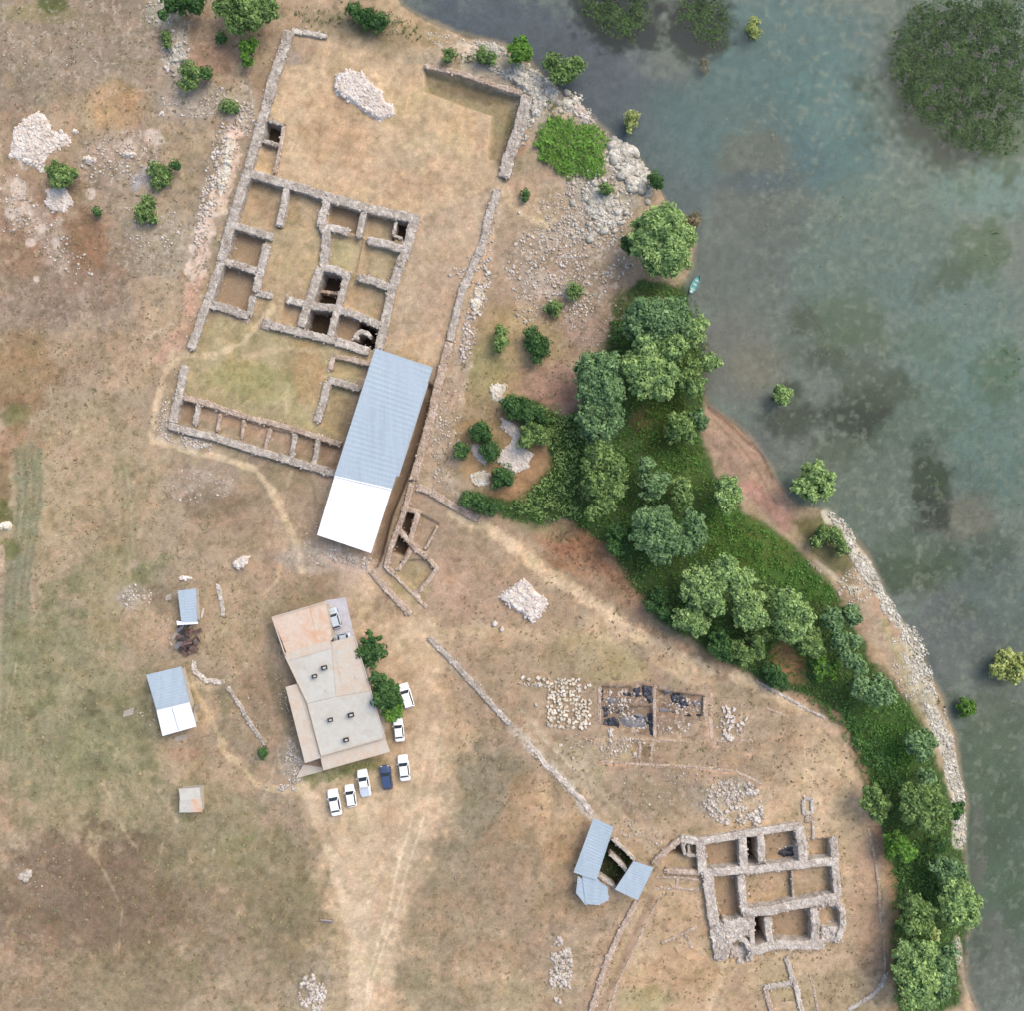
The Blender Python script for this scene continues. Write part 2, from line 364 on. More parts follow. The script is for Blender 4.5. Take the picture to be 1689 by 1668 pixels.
# palace floors and strips
poly([(410, 292), (686, 368), (628, 570), (320, 500)], (176, 154, 120), .8, 8, 4)
splat(490, 420, 45, 60, (184, 164, 126), .7); splat(640, 430, 30, 60, (180, 164, 132), .6); splat(565, 420, 28, 30, (172, 164, 124), .7)
poly([(690, 360), (822, 308), (738, 606), (640, 575)], (186, 162, 134), .85, 10, 5, .25)
splat(720, 480, 40, 90, (176, 150, 124), .5, 15); splat(690, 580, 40, 30, (200, 172, 134), .6)
poly([(325, 520), (430, 530), (600, 585), (555, 735), (300, 655), (308, 600)], (172, 158, 116), .85, 8, 5)
splat(400, 620, 60, 26, (158, 154, 98), .6); splat(450, 640, 50, 30, (164, 158, 106), .5); splat(510, 620, 26, 50, (186, 150, 106), .6); splat(560, 690, 40, 34, (170, 146, 110), .6)
line([(290, 592), (350, 588), (400, 565), (420, 545), (450, 505)], 9, (204, 182, 146), .8)
line([(400, 590), (470, 575), (560, 580)], 9, (196, 174, 138), .6)
line([(300, 665), (400, 700), (560, 745)], 30, (174, 146, 120), .8, 8, 3)
# band west and south of the curtain, footpaths
line([(285, 580), (262, 650), (252, 725), (300, 740), (420, 775), (450, 810), (478, 870), (500, 940)], 9, (206, 182, 148), .85)
line([(478, 870), (462, 950), (440, 980)], 5, (194, 170, 134), .5); line([(275, 690), (268, 720), (320, 742)], 14, (196, 180, 160), .6, 6, 4, .9)
splat(330, 800, 60, 34, (164, 146, 130), .7, stony=.6); splat(390, 870, 70, 50, (160, 138, 112), .5); splat(360, 830, 60, 24, (134, 116, 90), .5)
splat(480, 790, 40, 20, (150, 130, 100), .6, 12); splat(520, 920, 60, 26, (182, 166, 148), .7, stony=.7); splat(580, 930, 50, 14, (204, 178, 158), .8, 14, stony=.8)
splat(590, 955, 30, 40, (196, 170, 150), .7)
# west field with green tracks
splat(150, 800, 120, 130, (172, 152, 120), .7); splat(110, 740, 40, 20, (176, 150, 122), .6)
for dx in (-17, -6, 6, 16):
    line([(48 + dx, 740), (50 + dx, 830), (40 + dx, 900), (30 + dx, 970), (22 + dx, 1100), (20 + dx, 1250)], 6, (116, 122, 92), .7, 6, 5)
line([(45, 745), (48, 830), (36, 900), (24, 1000), (14, 1130)], 40, (134, 138, 108), .5, 14, 8)
for dx in (-10, 0, 10): line([(198 + dx, 770), (212 + dx, 830), (220 + dx, 920)], 4, (136, 136, 104), .6, 5, 5)
splat(4, 800, 14, 60, (120, 96, 60), .6); splat(5, 850, 20, 24, (100, 106, 56), .8); splat(10, 905, 22, 20, (112, 118, 62), .7)
splat(8, 870, 12, 8, (188, 182, 136), .8); splat(2, 920, 6, 20, (206, 176, 152), .7)
splat(170, 940, 60, 30, (142, 140, 100), .5, -25); splat(235, 945, 50, 14, (136, 140, 96), .5, -30); splat(100, 970, 40, 14, (126, 130, 92), .5, -20)
splat(110, 1170, 130, 170, (146, 142, 106), .75); splat(60, 1080, 60, 80, (142, 140, 100), .5); splat(180, 1250, 90, 70, (136, 138, 98), .5)
splat(200, 1000, 70, 60, (158, 146, 108), .6); splat(150, 1330, 130, 60, (150, 140, 104), .6)
for k in range(60):
    x0, y0 = random.uniform(0, 420), random.uniform(900, 1668)
    splat(x0, y0, random.uniform(8, 26), random.uniform(6, 16), random.choice([(122, 126, 88), (134, 132, 96), (166, 154, 124), (118, 116, 84)]), .5, random.uniform(0, 180), 1.0); splat(330, 1350, 90, 60, (152, 140, 110), .5)
splat(245, 1030, 46, 50, (188, 158, 128), .7, stony=.3); splat(262, 990, 20, 22, (132, 118, 98), .6); splat(215, 985, 26, 22, (164, 152, 136), .7, stony=.7)
splat(380, 1060, 60, 50, (180, 156, 124), .7); splat(390, 990, 50, 60, (178, 154, 124), .5)
splat(330, 1255, 60, 26, (180, 154, 124), .6); splat(400, 1280, 60, 30, (176, 152, 122), .6); splat(300, 1245, 26, 12, (188, 150, 122), .6)
splat(150, 1480, 170, 110, (122, 102, 82), .8); splat(60, 1430, 60, 60, (148, 126, 104), .5, stony=.3); splat(300, 1480, 120, 90, (138, 118, 94), .7)
splat(360, 1420, 110, 50, (146, 136, 104), .6); splat(200, 1620, 160, 60, (140, 126, 96), .6); splat(40, 1600, 70, 70, (160, 136, 110), .6, stony=.4)
splat(430, 1560, 110, 90, (148, 130, 106), .6); splat(520, 1640, 50, 60, (170, 154, 130), .5, stony=.5); splat(420, 1400, 70, 40, (140, 134, 94), .5)
splat(470, 1470, 60, 60, (144, 134, 100), .5)
line([(320, 1130), (350, 1190), (372, 1240), (420, 1290), (470, 1305)], 10, (198, 174, 138), .8); line([(400, 1105), (430, 1140)], 10, (190, 168, 134), .5)
line([(318, 1120), (345, 1135), (400, 1110)], 12, (188, 168, 138), .6)
splat(430, 1170, 50, 60, (168, 144, 116), .6); splat(465, 1160, 14, 70, (132, 122, 94), .7, -15); splat(480, 1260, 20, 46, (168, 156, 136), .7, -10, stony=.8)  # narrow dark splat left of the house: its shadow painted on the soil
splat(470, 1000, 60, 20, (152, 138, 106), .6)
# yard, parking and tracks
poly([(560, 960), (700, 1010), (760, 1150), (800, 1300), (720, 1400), (650, 1668), (560, 1668), (520, 1400), (480, 1300), (640, 1240), (575, 1000)], (190, 164, 130), .7, 40, 14)
splat(690, 1190, 60, 120, (190, 158, 124), .7); splat(560, 1272, 70, 16, (140, 138, 92), .8, -14); splat(510, 1290, 26, 18, (134, 132, 90), .7); splat(600, 1275, 34, 14, (110, 122, 66), .6)
splat(640, 1105, 30, 20, (186, 158, 126), .6)
line([(500, 1300), (525, 1360), (550, 1430), (575, 1510), (590, 1590), (592, 1680)], 12, (210, 186, 154), .9, 6, 2)
line([(720, 1240), (700, 1320), (670, 1400), (650, 1490), (620, 1590), (605, 1680)], 14, (210, 184, 152), .9, 6, 2)
line([(690, 1290), (650, 1400), (625, 1500), (600, 1600), (598, 1680)], 14, (204, 178, 144), .6, 12)
line([(598, 1540), (598, 1700)], 30, (204, 180, 146), .7, 14)
line([(760, 1380), (740, 1460), (766, 1560), (806, 1680)], 8, (192, 168, 138), .8, 5, 2); line([(900, 1320), (898, 1450), (896, 1560)], 12, (188, 156, 122), .6, 8)
line([(610, 960), (700, 1010), (715, 1050)], 28, (198, 172, 138), .7, 14)
splat(800, 1330, 90, 90, (140, 130, 106), .9, 50); splat(470, 1500, 70, 110, (138, 126, 96), .7, -15); splat(700, 1620, 50, 50, (146, 132, 106), .7); splat(760, 1420, 60, 60, (152, 138, 112), .7); splat(860, 1400, 70, 60, (158, 136, 106), .6)
splat(620, 1380, 50, 40, (180, 156, 122), .6); splat(840, 1480, 70, 80, (158, 136, 110), .6); splat(760, 1560, 80, 90, (160, 140, 112), .6); splat(940, 1400, 40, 60, (188, 156, 118), .7)
splat(690, 1540, 30, 90, (160, 144, 118), .5, -10); splat(780, 1120, 40, 60, (166, 144, 118), .6, -30); splat(800, 1060, 90, 30, (176, 150, 120), .6)
splat(790, 970, 80, 60, (178, 150, 124), .7); splat(740, 960, 40, 50, (182, 150, 126), .6); splat(830, 900, 70, 40, (176, 152, 122), .5, 25)
splat(900, 1020, 60, 40, (190, 160, 126), .5); splat(680, 960, 34, 34, (168, 152, 112), .7)
# east field: path along the trees, trenches, ruins
line([(755, 845), (820, 885), (880, 930), (960, 985), (1040, 1035), (1120, 1085), (1220, 1120), (1320, 1165), (1370, 1195)], 24, (206, 178, 142), .85, 14, 8)
line([(700, 1045), (830, 1045), (930, 1060)], 20, (196, 170, 134), .6, 12)
splat(1000, 1090, 80, 40, (182, 164, 118), .7, 25); splat(990, 925, 90, 34, (164, 122, 88), .8, 10); splat(1010, 960, 70, 34, (172, 138, 106), .7, 25)
splat(930, 890, 50, 24, (170, 124, 88), .7); splat(880, 860, 60, 20, (156, 144, 104), .6, 25)
splat(860, 1120, 70, 60, (170, 146, 118), .7); splat(930, 1090, 60, 30, (166, 146, 116), .6)
poly([(840, 1195), (1000, 1120), (1300, 1170), (1300, 1290), (1120, 1380), (1000, 1340)], (172, 148, 122), .7, 20, 10, .2)
splat(1140, 1250, 90, 40, (166, 142, 116), .6); splat(1080, 1310, 70, 40, (154, 136, 112), .7, stony=.4); splat(1210, 1320, 60, 34, (162, 150, 132), .7, stony=.8)
splat(960, 1270, 50, 40, (170, 158, 128), .6, 40); line([(870, 1215), (950, 1290), (1010, 1345), (1075, 1410)], 10, (188, 166, 136), .7)
line([(905, 1225), (960, 1285)], 5, (200, 178, 148), .6); line([(984, 1258), (1100, 1264), (1212, 1273), (1262, 1300)], 5, (206, 168, 134), .8, 4, 2)
for pts in (((985, 1218), (1120, 1224), (1245, 1222)), ((1170, 1150), (1172, 1225)), ((1225, 1160), (1222, 1225)), ((1120, 1190), (1122, 1225)), ((1010, 1222), (1012, 1256)), ((1075, 1215), (1074, 1258)), ((1150, 1225), (1240, 1250))):
    line(list(pts), 5, (198, 168, 136), .7, 4, 2)
line([(1172, 1140), (1172, 1230)], 12, (190, 152, 124), .6)
for x, y in ((1040, 1228), (1052, 1226), (1068, 1240)): splat(x, y, 7, 9, (128, 104, 70), .7)
splat(1035, 1240, 14, 14, (200, 176, 136), .5)
poly([(988, 1128), (1080, 1130), (1160, 1150), (1162, 1185), (1078, 1218), (988, 1196)], (140, 116, 98), .75, 6, 4, .6)
line([(1328, 1195), (1330, 1330)], 7, (204, 178, 144), .6); splat(1370, 1230, 50, 60, (190, 164, 130), .6, 55); splat(1290, 1250, 40, 80, (178, 154, 122), .6)
poly([(1280, 1290), (1420, 1270), (1445, 1400), (1465, 1610), (1400, 1668), (1000, 1700), (960, 1560), (1060, 1480), (1150, 1440), (1160, 1360)], (194, 166, 132), .7, 26, 10)
splat(1110, 1510, 60, 50, (186, 156, 122), .6); splat(1100, 1610, 80, 50, (194, 166, 128), .7); splat(1120, 1590, 50, 30, (196, 158, 120), .5); splat(1060, 1650, 40, 20, (164, 158, 110), .6)
splat(1430, 1500, 24, 120, (184, 150, 120), .6, -5); splat(1370, 1640, 70, 40, (172, 154, 118), .6); splat(1280, 1610, 40, 40, (178, 158, 120), .6)
line([(1190, 1590), (1180, 1640), (1150, 1690)], 12, (206, 180, 146), .7); splat(940, 1580, 50, 60, (168, 148, 122), .6, stony=.5)
splat(1050, 1380, 50, 20, (186, 162, 134), .6, stony=.5); splat(930, 1500, 60, 30, (168, 142, 110), .6)
line([(1040, 1480), (966, 1668)], 26, (186, 158, 132), .7, 8, 4); line([(1075, 1480), (990, 1668)], 10, (158, 130, 110), .7, 6, 3)
line([(842, 1198), (868, 1226), (884, 1244), (900, 1262), (945, 1305), (982, 1350)], 15, (196, 184, 168), .8, 8, 6, .8)
line([(708, 1052), (780, 1128), (842, 1196)], 16, (176, 162, 140), .6, 8, 4)
line([(855, 1175), (930, 1245), (1000, 1310), (1078, 1412)], 12, (186, 168, 140), .7, 8, 5); line([(900, 1225), (945, 1268)], 5, (206, 188, 160), .8, 4, 2)
splat(860, 1330, 30, 60, (176, 142, 108), .6, 20); splat(895, 1340, 14, 60, (194, 164, 128), .7)
splat(640, 1420, 26, 60, (192, 168, 134), .6, 10); splat(610, 1500, 30, 60, (184, 162, 130), .6)
splat(1015, 930, 50, 34, (170, 122, 86), .7, 30); splat(1120, 1010, 0.1, 0.1, (170, 122, 86), .0)
line([(1000, 905), (1040, 960), (1060, 1010)], 26, (172, 136, 106), .7, 12, 8); line([(1050, 1030), (1130, 1072), (1190, 1095)], 14, (196, 160, 124), .8, 8, 6)
splat(700, 1640, 60, 40, (156, 144, 116), .5); splat(830, 1640, 60, 30, (150, 138, 108), .5); splat(740, 1310, 24, 50, (178, 156, 124), .6)
for x, y, r_ in ((30, 310, 16), (44, 345, 13), (20, 350, 12), (66, 375, 10), (50, 400, 9), (40, 270, 10), (92, 400, 8), (150, 320, 8), (255, 225, 14), (215, 240, 12), (60, 460, 7), (330, 380, 12), (318, 410, 10), (338, 350, 10)):
    splat(x, y, r_, r_ * .8, (214, 196, 182), .8, random.uniform(0, 90), 1.0, stony=1)
poly([(640, 1262), (735, 1190), (748, 1320), (706, 1420), (668, 1520), (632, 1700), (580, 1700), (586, 1560), (556, 1440), (516, 1345), (498, 1302)], (200, 176, 146), .75, 30, 8)
poly([(575, 985), (700, 1020), (745, 1180), (735, 1210), (640, 1240)], (198, 170, 138), .6, 26, 8)
line([(598, 1500), (596, 1700)], 40, (206, 182, 152), .8, 12, 3)
line([(716, 1230), (706, 1300), (676, 1400), (650, 1500), (622, 1600)], 34, (204, 180, 148), .75, 14, 3)
line([(500, 1300), (540, 1400), (572, 1500), (588, 1600)], 18, (206, 182, 150), .75, 10, 3)
for o_ in (-9, 9): line([(716 + o_, 1230), (702 + o_, 1310), (672 + o_, 1410), (644 + o_ * .7, 1510), (612 + o_ * .4, 1620), (604, 1680)], 4, (220, 198, 168), .9, 3, 1)
line([(700, 1040), (700, 1120), (705, 1200), (712, 1280)], 44, (202, 174, 142), .6, 20, 10)
splat(640, 1330, 90, 34, (202, 176, 142), .6); splat(690, 1060, 40, 40, (206, 182, 148), .6); splat(1370, 1300, 60, 120, (206, 180, 146), .55)
line([(755, 845), (820, 885), (880, 930), (960, 985), (1040, 1035), (1120, 1085), (1220, 1120), (1320, 1165)], 16, (220, 194, 160), .8, 12, 6)
splat(1120, 1100, 60, 20, (212, 184, 146), .7, 25); splat(1000, 1040, 50, 20, (210, 182, 146), .6, 35); line([(1340, 1170), (1400, 1240), (1426, 1330)], 14, (206, 174, 144), .7, 10, 5)
line([(868, 330), (900, 366), (940, 384), (1010, 384)], 12, (214, 190, 156), .85, 8, 4); line([(824, 300), (846, 330), (868, 346)], 14, (216, 190, 154), .8, 8, 4)
for k in range(26):
    x0, y0 = random.uniform(20, 560), random.uniform(620, 1640); a_ = random.uniform(-.6, .6) + 1.4; q = random.uniform(50, 150)
    line([(x0, y0), (x0 + q * .5 * math.cos(a_) + random.uniform(-8, 8), y0 + q * .5 * math.sin(a_)), (x0 + q * math.cos(a_), y0 + q * math.sin(a_))], random.uniform(2, 4), random.choice([(192, 172, 142), (128, 120, 92), (186, 166, 140)]), .45, 4, 3)
# walls' outer band, slope east of the long wall
line([(822, 320), (800, 420), (770, 500), (745, 600), (720, 720), (690, 800)], 30, (190, 168, 142), .6, 8, 5, .5)
line([(810, 380), (790, 440), (785, 500)], 18, (212, 176, 140), .7, 8, 6, .7); line([(776, 600), (758, 680), (735, 752), (742, 806), (800, 842)], 7, (202, 184, 160), .7)
poly([(760, 560), (775, 600), (756, 690), (735, 750), (700, 790), (735, 620)], (172, 152, 130), .6, 8, 5, .4)
line([(812, 300), (860, 340), (900, 368), (940, 384), (1000, 384)], 9, (208, 180, 142), .8); line([(840, 440), (870, 420), (930, 395)], 10, (196, 176, 148), .6)
splat(880, 320, 50, 40, (182, 152, 122), .6); splat(940, 430, 110, 80, (168, 148, 128), .8, -20, stony=1); splat(960, 350, 80, 60, (182, 166, 146), .6, stony=1)
splat(1000, 300, 70, 50, (176, 170, 150), .6, 40, stony=1); splat(900, 340, 40, 30, (176, 150, 116), .6)
splat(970, 500, 90, 60, (160, 138, 116), .7, -30, stony=.5); splat(960, 545, 40, 20, (184, 154, 136), .7, 20, stony=.4); splat(905, 470, 40, 20, (200, 186, 170), .5, 10, stony=1)
splat(930, 190, 90, 60, (172, 160, 142), .7, 40, stony=.8); splat(960, 170, 30, 16, (150, 134, 130), .8, 45)
splat(850, 260, 30, 40, (160, 144, 118), .7); splat(860, 230, 12, 30, (164, 124, 100), .6, 15)
splat(850, 570, 70, 60, (172, 150, 104), .7); splat(800, 610, 24, 60, (152, 148, 92), .6, 20); splat(850, 640, 50, 24, (182, 162, 108), .6); splat(910, 640, 52, 40, (166, 130, 112), .85)
splat(790, 680, 40, 40, (160, 140, 100), .6); splat(820, 760, 80, 60, (170, 142, 98), .8); splat(860, 790, 60, 40, (176, 134, 94), .7, -30)
splat(735, 760, 24, 40, (180, 160, 138), .6, stony=.7); splat(760, 810, 40, 20, (174, 156, 136), .6, 30, stony=.6)
splat(820, 730, 44, 50, (212, 202, 186), 0)
# green ground below the shore wood
GREEN = [(835, 650), (880, 660), (930, 690), (960, 660), (1000, 560), (1010, 500), (1060, 460), (1140, 470), (1165, 540), (1165, 660), (1160, 720), (1180, 780), (1230, 850),
         (1300, 900), (1390, 990), (1430, 1080), (1500, 1160), (1540, 1240), (1575, 1330), (1590, 1400), (1600, 1500), (1590, 1660), (1480, 1690), (1465, 1600), (1470, 1480), (1450, 1360), (1420, 1290),
         (1400, 1220), (1330, 1150), (1260, 1130), (1180, 1085), (1090, 1030), (1050, 980), (1000, 900), (930, 860), (880, 875), (820, 850), (755, 830), (760, 812), (860, 820), (905, 770), (900, 720), (850, 690)]
poly(GREEN, (62, 92, 42), .95, 16, 9)
poly([(1160, 830), (1240, 850), (1330, 920), (1400, 1000), (1340, 990), (1230, 940), (1170, 900)], (78, 114, 46), .95, 16, 6)
splat(1090, 700, 40, 60, (78, 94, 38), .8); splat(1120, 770, 50, 40, (86, 112, 48), .7); splat(1060, 690, 20, 20, (112, 96, 66), .6)
splat(1210, 900, 60, 40, (82, 104, 38), .6, 30); splat(1270, 900, 60, 26, (96, 112, 46), .6, 40)
splat(1300, 1095, 40, 22, (176, 136, 90), .9, 50); splat(1060, 500, 50, 30, (98, 104, 58), .7)
splat(1470, 1220, 60, 80, (66, 100, 40), .7, -25); splat(1180, 1090, 30, 14, (150, 124, 90), .6, 30); splat(1360, 1290, 20, 30, (180, 150, 118), .5)
line([(1315, 1148), (1380, 1180), (1430, 1290), (1455, 1400), (1468, 1500)], 12, (190, 148, 118), .6, 8, 6)
line([(1440, 1370), (1470, 1450), (1470, 1560), (1462, 1610)], 16, (178, 140, 108), .5, 8, 6)
# shore: pinkish mud bank, brush, pale rock strip
poly([(1165, 660), (1215, 690), (1255, 735), (1285, 790), (1310, 840), (1330, 870), (1290, 880), (1240, 820), (1190, 770), (1160, 720)], (164, 136, 116), .9, 10, 6)
line([(1172, 670), (1215, 705), (1250, 745), (1275, 790)], 5, (124, 94, 76), .8, 4, 2); line([(1180, 690), (1220, 730), (1255, 790), (1290, 850)], 4, (132, 104, 84), .6, 4, 2)
poly([(1215, 800), (1245, 790), (1310, 860), (1295, 880)], (172, 132, 118), .8, 8, 3)
poly([(1305, 860), (1370, 845), (1410, 900), (1400, 960), (1350, 930)], (98, 102, 58), .8, 14, 8)
line([(1345, 925), (1385, 960), (1415, 980)], 7, (190, 180, 152), .8, 4, 3); splat(1410, 975, 12, 10, (214, 206, 184), .8)
line([(1410, 990), (1440, 1040), (1470, 1070), (1500, 1110)], 30, (170, 150, 126), .7, 12, 6, .4)
line([(1455, 1030), (1490, 1100), (1515, 1180)], 12, (150, 146, 100), .6, 8, 6)
line([(1370, 845), (1400, 885), (1440, 940), (1470, 1000), (1485, 1028)], 18, (206, 200, 180), .9, 5, 4, 1)
line([(1500, 1040), (1515, 1090), (1525, 1140), (1550, 1200), (1568, 1260), (1585, 1330), (1588, 1392)], 24, (198, 192, 176), .9, 6, 5, 1)
line([(1505, 1060), (1505, 1110), (1530, 1160)], 30, (172, 164, 136), .7, 10, 8, 1)
line([(1580, 1550), (1590, 1600), (1610, 1650), (1615, 1690)], 14, (170, 148, 130), .8, 6, 4); line([(1582, 1552), (1585, 1585)], 9, (214, 206, 190), .9, 4, 3)
# ---- lake bed
wcol = np.zeros_like(CRGB); wcol[:] = C(122, 126, 118)
def wsplat(x, y, rx, ry, col, a=.7, rot=0, rag=.6, soft=.8):
    R = max(rx, ry) * 2.0; s = window(x - R, y - R, x + R, y + R)
    if s is None: return
    dx, dy = PX[s] - x, PY[s] - y; r = math.radians(rot)
    u = (dx * math.cos(r) + dy * math.sin(r)) / rx; v = (-dx * math.sin(r) + dy * math.cos(r)) / ry
    d = np.hypot(u, v) + rag * (0.55 * n_mid[s] + 0.45 * n_sml[s] + 0.3 * n_big[s])
    m = a * smooth01((1.0 + soft / 2 - d) / soft); wcol[s] = wcol[s] * (1 - m[..., None]) + np.array(C(*col)) * m[..., None]
wsplat(860, 60, 200, 90, (92, 96, 108), .9, 20); wsplat(1000, 140, 130, 90, (94, 98, 106), .9, 40); wsplat(1110, 270, 90, 130, (94, 104, 108), .8, -20)
wsplat(1220, 200, 130, 110, (94, 116, 116), .8); wsplat(1310, 60, 160, 90, (92, 120, 122), .85); wsplat(1380, 180, 80, 110, (92, 124, 124), .8)
wsplat(1400, 270, 90, 60, (84, 116, 116), .7); wsplat(1300, 260, 70, 60, (84, 108, 116), .6); wsplat(1600, 20, 120, 60, (104, 122, 108), .7); wsplat(1590, 140, 150, 140, (92, 112, 104), .8)
wsplat(1250, 250, 60, 50, (122, 118, 104), .7); wsplat(1260, 330, 90, 60, (114, 112, 106), .7); wsplat(1120, 60, 60, 50, (124, 120, 114), .6, 60)
wsplat(1260, 290, 60, 20, (82, 98, 108), .6); wsplat(1500, 330, 120, 60, (112, 126, 116), .7); wsplat(1640, 300, 90, 60, (116, 142, 136), .7)
wsplat(1420, 430, 200, 90, (106, 124, 118), .7); wsplat(1230, 450, 90, 120, (112, 112, 108), .8); wsplat(1220, 590, 90, 70, (124, 118, 112), .8)
wsplat(1260, 600, 50, 40, (134, 122, 106), .6); wsplat(1600, 560, 130, 130, (106, 128, 122), .7); wsplat(1650, 700, 90, 160, (104, 128, 120), .7)
wsplat(1300, 720, 60, 50, (116, 112, 110), .7); wsplat(1460, 830, 130, 110, (106, 114, 102), .7); wsplat(1380, 560, 100, 60, (104, 116, 100), .6)
wsplat(1400, 520, 60, 40, (96, 112, 84), .6); wsplat(1500, 680, 100, 60, (98, 114, 96), .6); wsplat(1420, 700, 60, 60, (94, 104, 84), .6)
wsplat(1600, 860, 60, 40, (136, 120, 104), .6); wsplat(1640, 990, 90, 90, (102, 112, 108), .7); wsplat(1530, 930, 90, 50, (88, 102, 80), .6)
wsplat(1560, 1060, 90, 90, (110, 108, 110), .7, 40); wsplat(1650, 1160, 60, 40, (122, 114, 110), .6); wsplat(1640, 1280, 90, 140, (96, 106, 86), .9)
wsplat(1650, 1450, 70, 170, (88, 104, 84), .9); wsplat(1640, 1600, 60, 90, (118, 114, 108), .8); wsplat(1620, 1400, 14, 80, (120, 112, 106), .7)
# submerged weed beds
for x, y, rx, ry, c, a in ((1585, 120, 112, 105, (50, 70, 40), .98), (1600, 210, 90, 60, (76, 84, 62), .85), (1590, 255, 40, 30, (72, 78, 60), .7), (1670, 220, 40, 55, (84, 106, 64), .8),
                     (1015, 15, 60, 44, (34, 46, 26), 1), (1030, 44, 42, 26, (38, 50, 30), 1), (1160, 32, 46, 44, (40, 50, 34), 1), (1175, 62, 30, 18, (50, 62, 46), .9),
                     (1630, 400, 46, 52, (88, 108, 72), .8), (1580, 450, 30, 26, (78, 94, 70), .75), (1540, 475, 22, 26, (84, 98, 86), .6), (1340, 530, 26, 20, (82, 84, 66), .7),
                     (1330, 690, 50, 34, (72, 76, 60), .85), (1415, 690, 44, 36, (64, 70, 56), .9), (1445, 670, 30, 34, (66, 72, 56), .85), (1310, 640, 26, 14, (66, 72, 56), .8), (1430, 620, 50, 40, (84, 92, 72), .7), (1490, 640, 30, 20, (80, 88, 68), .7),
                     (1370, 585, 34, 16, (84, 90, 72), .6), (1545, 790, 32, 50, (62, 74, 50), .9), (1550, 850, 26, 26, (58, 64, 54), .85), (1390, 740, 40, 30, (88, 94, 76), .6),
                     (1660, 600, 40, 60, (92, 116, 82), .7), (1500, 950, 60, 30, (78, 90, 64), .7), (1560, 930, 40, 24, (76, 88, 64), .7), (1610, 1010, 30, 14, (82, 92, 72), .6), (1650, 900, 40, 26, (84, 96, 76), .6),
                     (1520, 300, 16, 10, (84, 98, 86), .6), (1605, 290, 26, 30, (100, 120, 92), .6), (1640, 1390, 30, 30, (88, 98, 78), .6), (1685, 1500, 20, 60, (84, 100, 76), .6), (1625, 1560, 16, 30, (86, 96, 76), .5),
                     (1660, 1330, 26, 26, (86, 98, 72), .5), (1460, 560, 40, 20, (96, 112, 84), .5), (1540, 560, 50, 30, (100, 118, 92), .5)):
    wsplat(x, y, rx * 1.05, ry * 1.05, c, a * .95, rag=.9, soft=.9)
sp = smooth01((fbm(GX, GY, 0.8, 3, 70) - 0.18) * 5) * smooth01((PX - 1180) / 120) * 0.35
wcol = wcol * (1 - sp[..., None]) + np.array(C(92, 104, 88)) * sp[..., None]
sp = smooth01((fbm(GX, GY, 1.1, 3, 75) - 0.22) * 5) * smooth01((PX - 1180) / 120) * 0.35
wcol = wcol * (1 - sp[..., None]) + np.array(C(146, 146, 130)) * sp[..., None]
wmean = np.array(C(112, 120, 116)); wcol = np.clip(wmean + (wcol - wmean) * 1.3, .01, .6) * np.array((1.08, 1.15, 1.08)) * (1 + 0.10 * n_sml + 0.10 * fbm(GX, GY, 0.5, 2, 29))[..., None]
mw = smooth01(0.5 + SD / 0.9)[..., None]
CRGB = CRGB * (1 - mw) + wcol * 1.0 * mw
# mottling of the dry land
def tone(mask, mul):
    global CRGB
    mm_ = (mask * (1 - mw[..., 0]))[..., None]; CRGB = CRGB * (1 - mm_) + CRGB * np.array(mul) * mm_
tone(smooth01((fbm(GX, GY, 3.0, 4, 101) - .05) * 4) * .55, (.89, .91, .82))
tone(smooth01((fbm(GX, GY, 2.2, 4, 111) - .08) * 4) * .6, (1.13, 1.03, 1.0))
tone(smooth01((fbm(GX, GY, 1.0, 3, 121) - .18) * 5) * .65, (.76, .76, .73))
tone(smooth01((fbm(GX, GY, 0.8, 3, 131) - .20) * 5) * .55, (1.24, 1.20, 1.18))
var = (1 + 0.20 * n_mid + 0.20 * n_sml + 0.14 * fbm(GX, GY, 0.5, 2, 21))[..., None]
tuft = smooth01((fbm(GX, GY, 0.9, 3, 41) - 0.25) * 5) * (1 - mw[..., 0]) * 0.35
CRGB = CRGB * (1 - tuft[..., None]) + CRGB * np.array((0.72, 0.76, 0.66)) * tuft[..., None]
red = smooth01((fbm(GX, GY, 7, 3, 61) - 0.1) * 3)[..., None] * (1 - mw) * 0.25
CRGB = CRGB * (1 - red) + CRGB * np.array((1.02, 0.90, 0.84)) * red
CRGB = CRGB * (1 + (var - 1) * (1 - 0.5 * mw))
st = smooth01((fbm(GX, GY, 0.55, 2, 81) - 0.30) * 6) * STONY * (1 - mw[..., 0])
CRGB = CRGB * (1 - 0.75 * st[..., None]) + np.array(C(214, 202, 186)) * 0.75 * st[..., None]
Z = Z + 0.07 * st
dk = smooth01((fbm(GX, GY, 0.6, 2, 91) - 0.35) * 6) * STONY * (1 - mw[..., 0]) * 0.5
CRGB = CRGB * (1 - dk[..., None]) + np.array(C(110, 98, 78)) * dk[..., None]
dryness = (1 - mw) * smooth01((CRGB[..., 0:1] / (CRGB[..., 1:2] + 1e-6) - 1.0) * 5)
CRGB = CRGB * (1 + dryness * (np.array((1.07, 1.08, 1.06)) - 1))
CRGB = np.clip(CRGB, 0.01, 0.75)

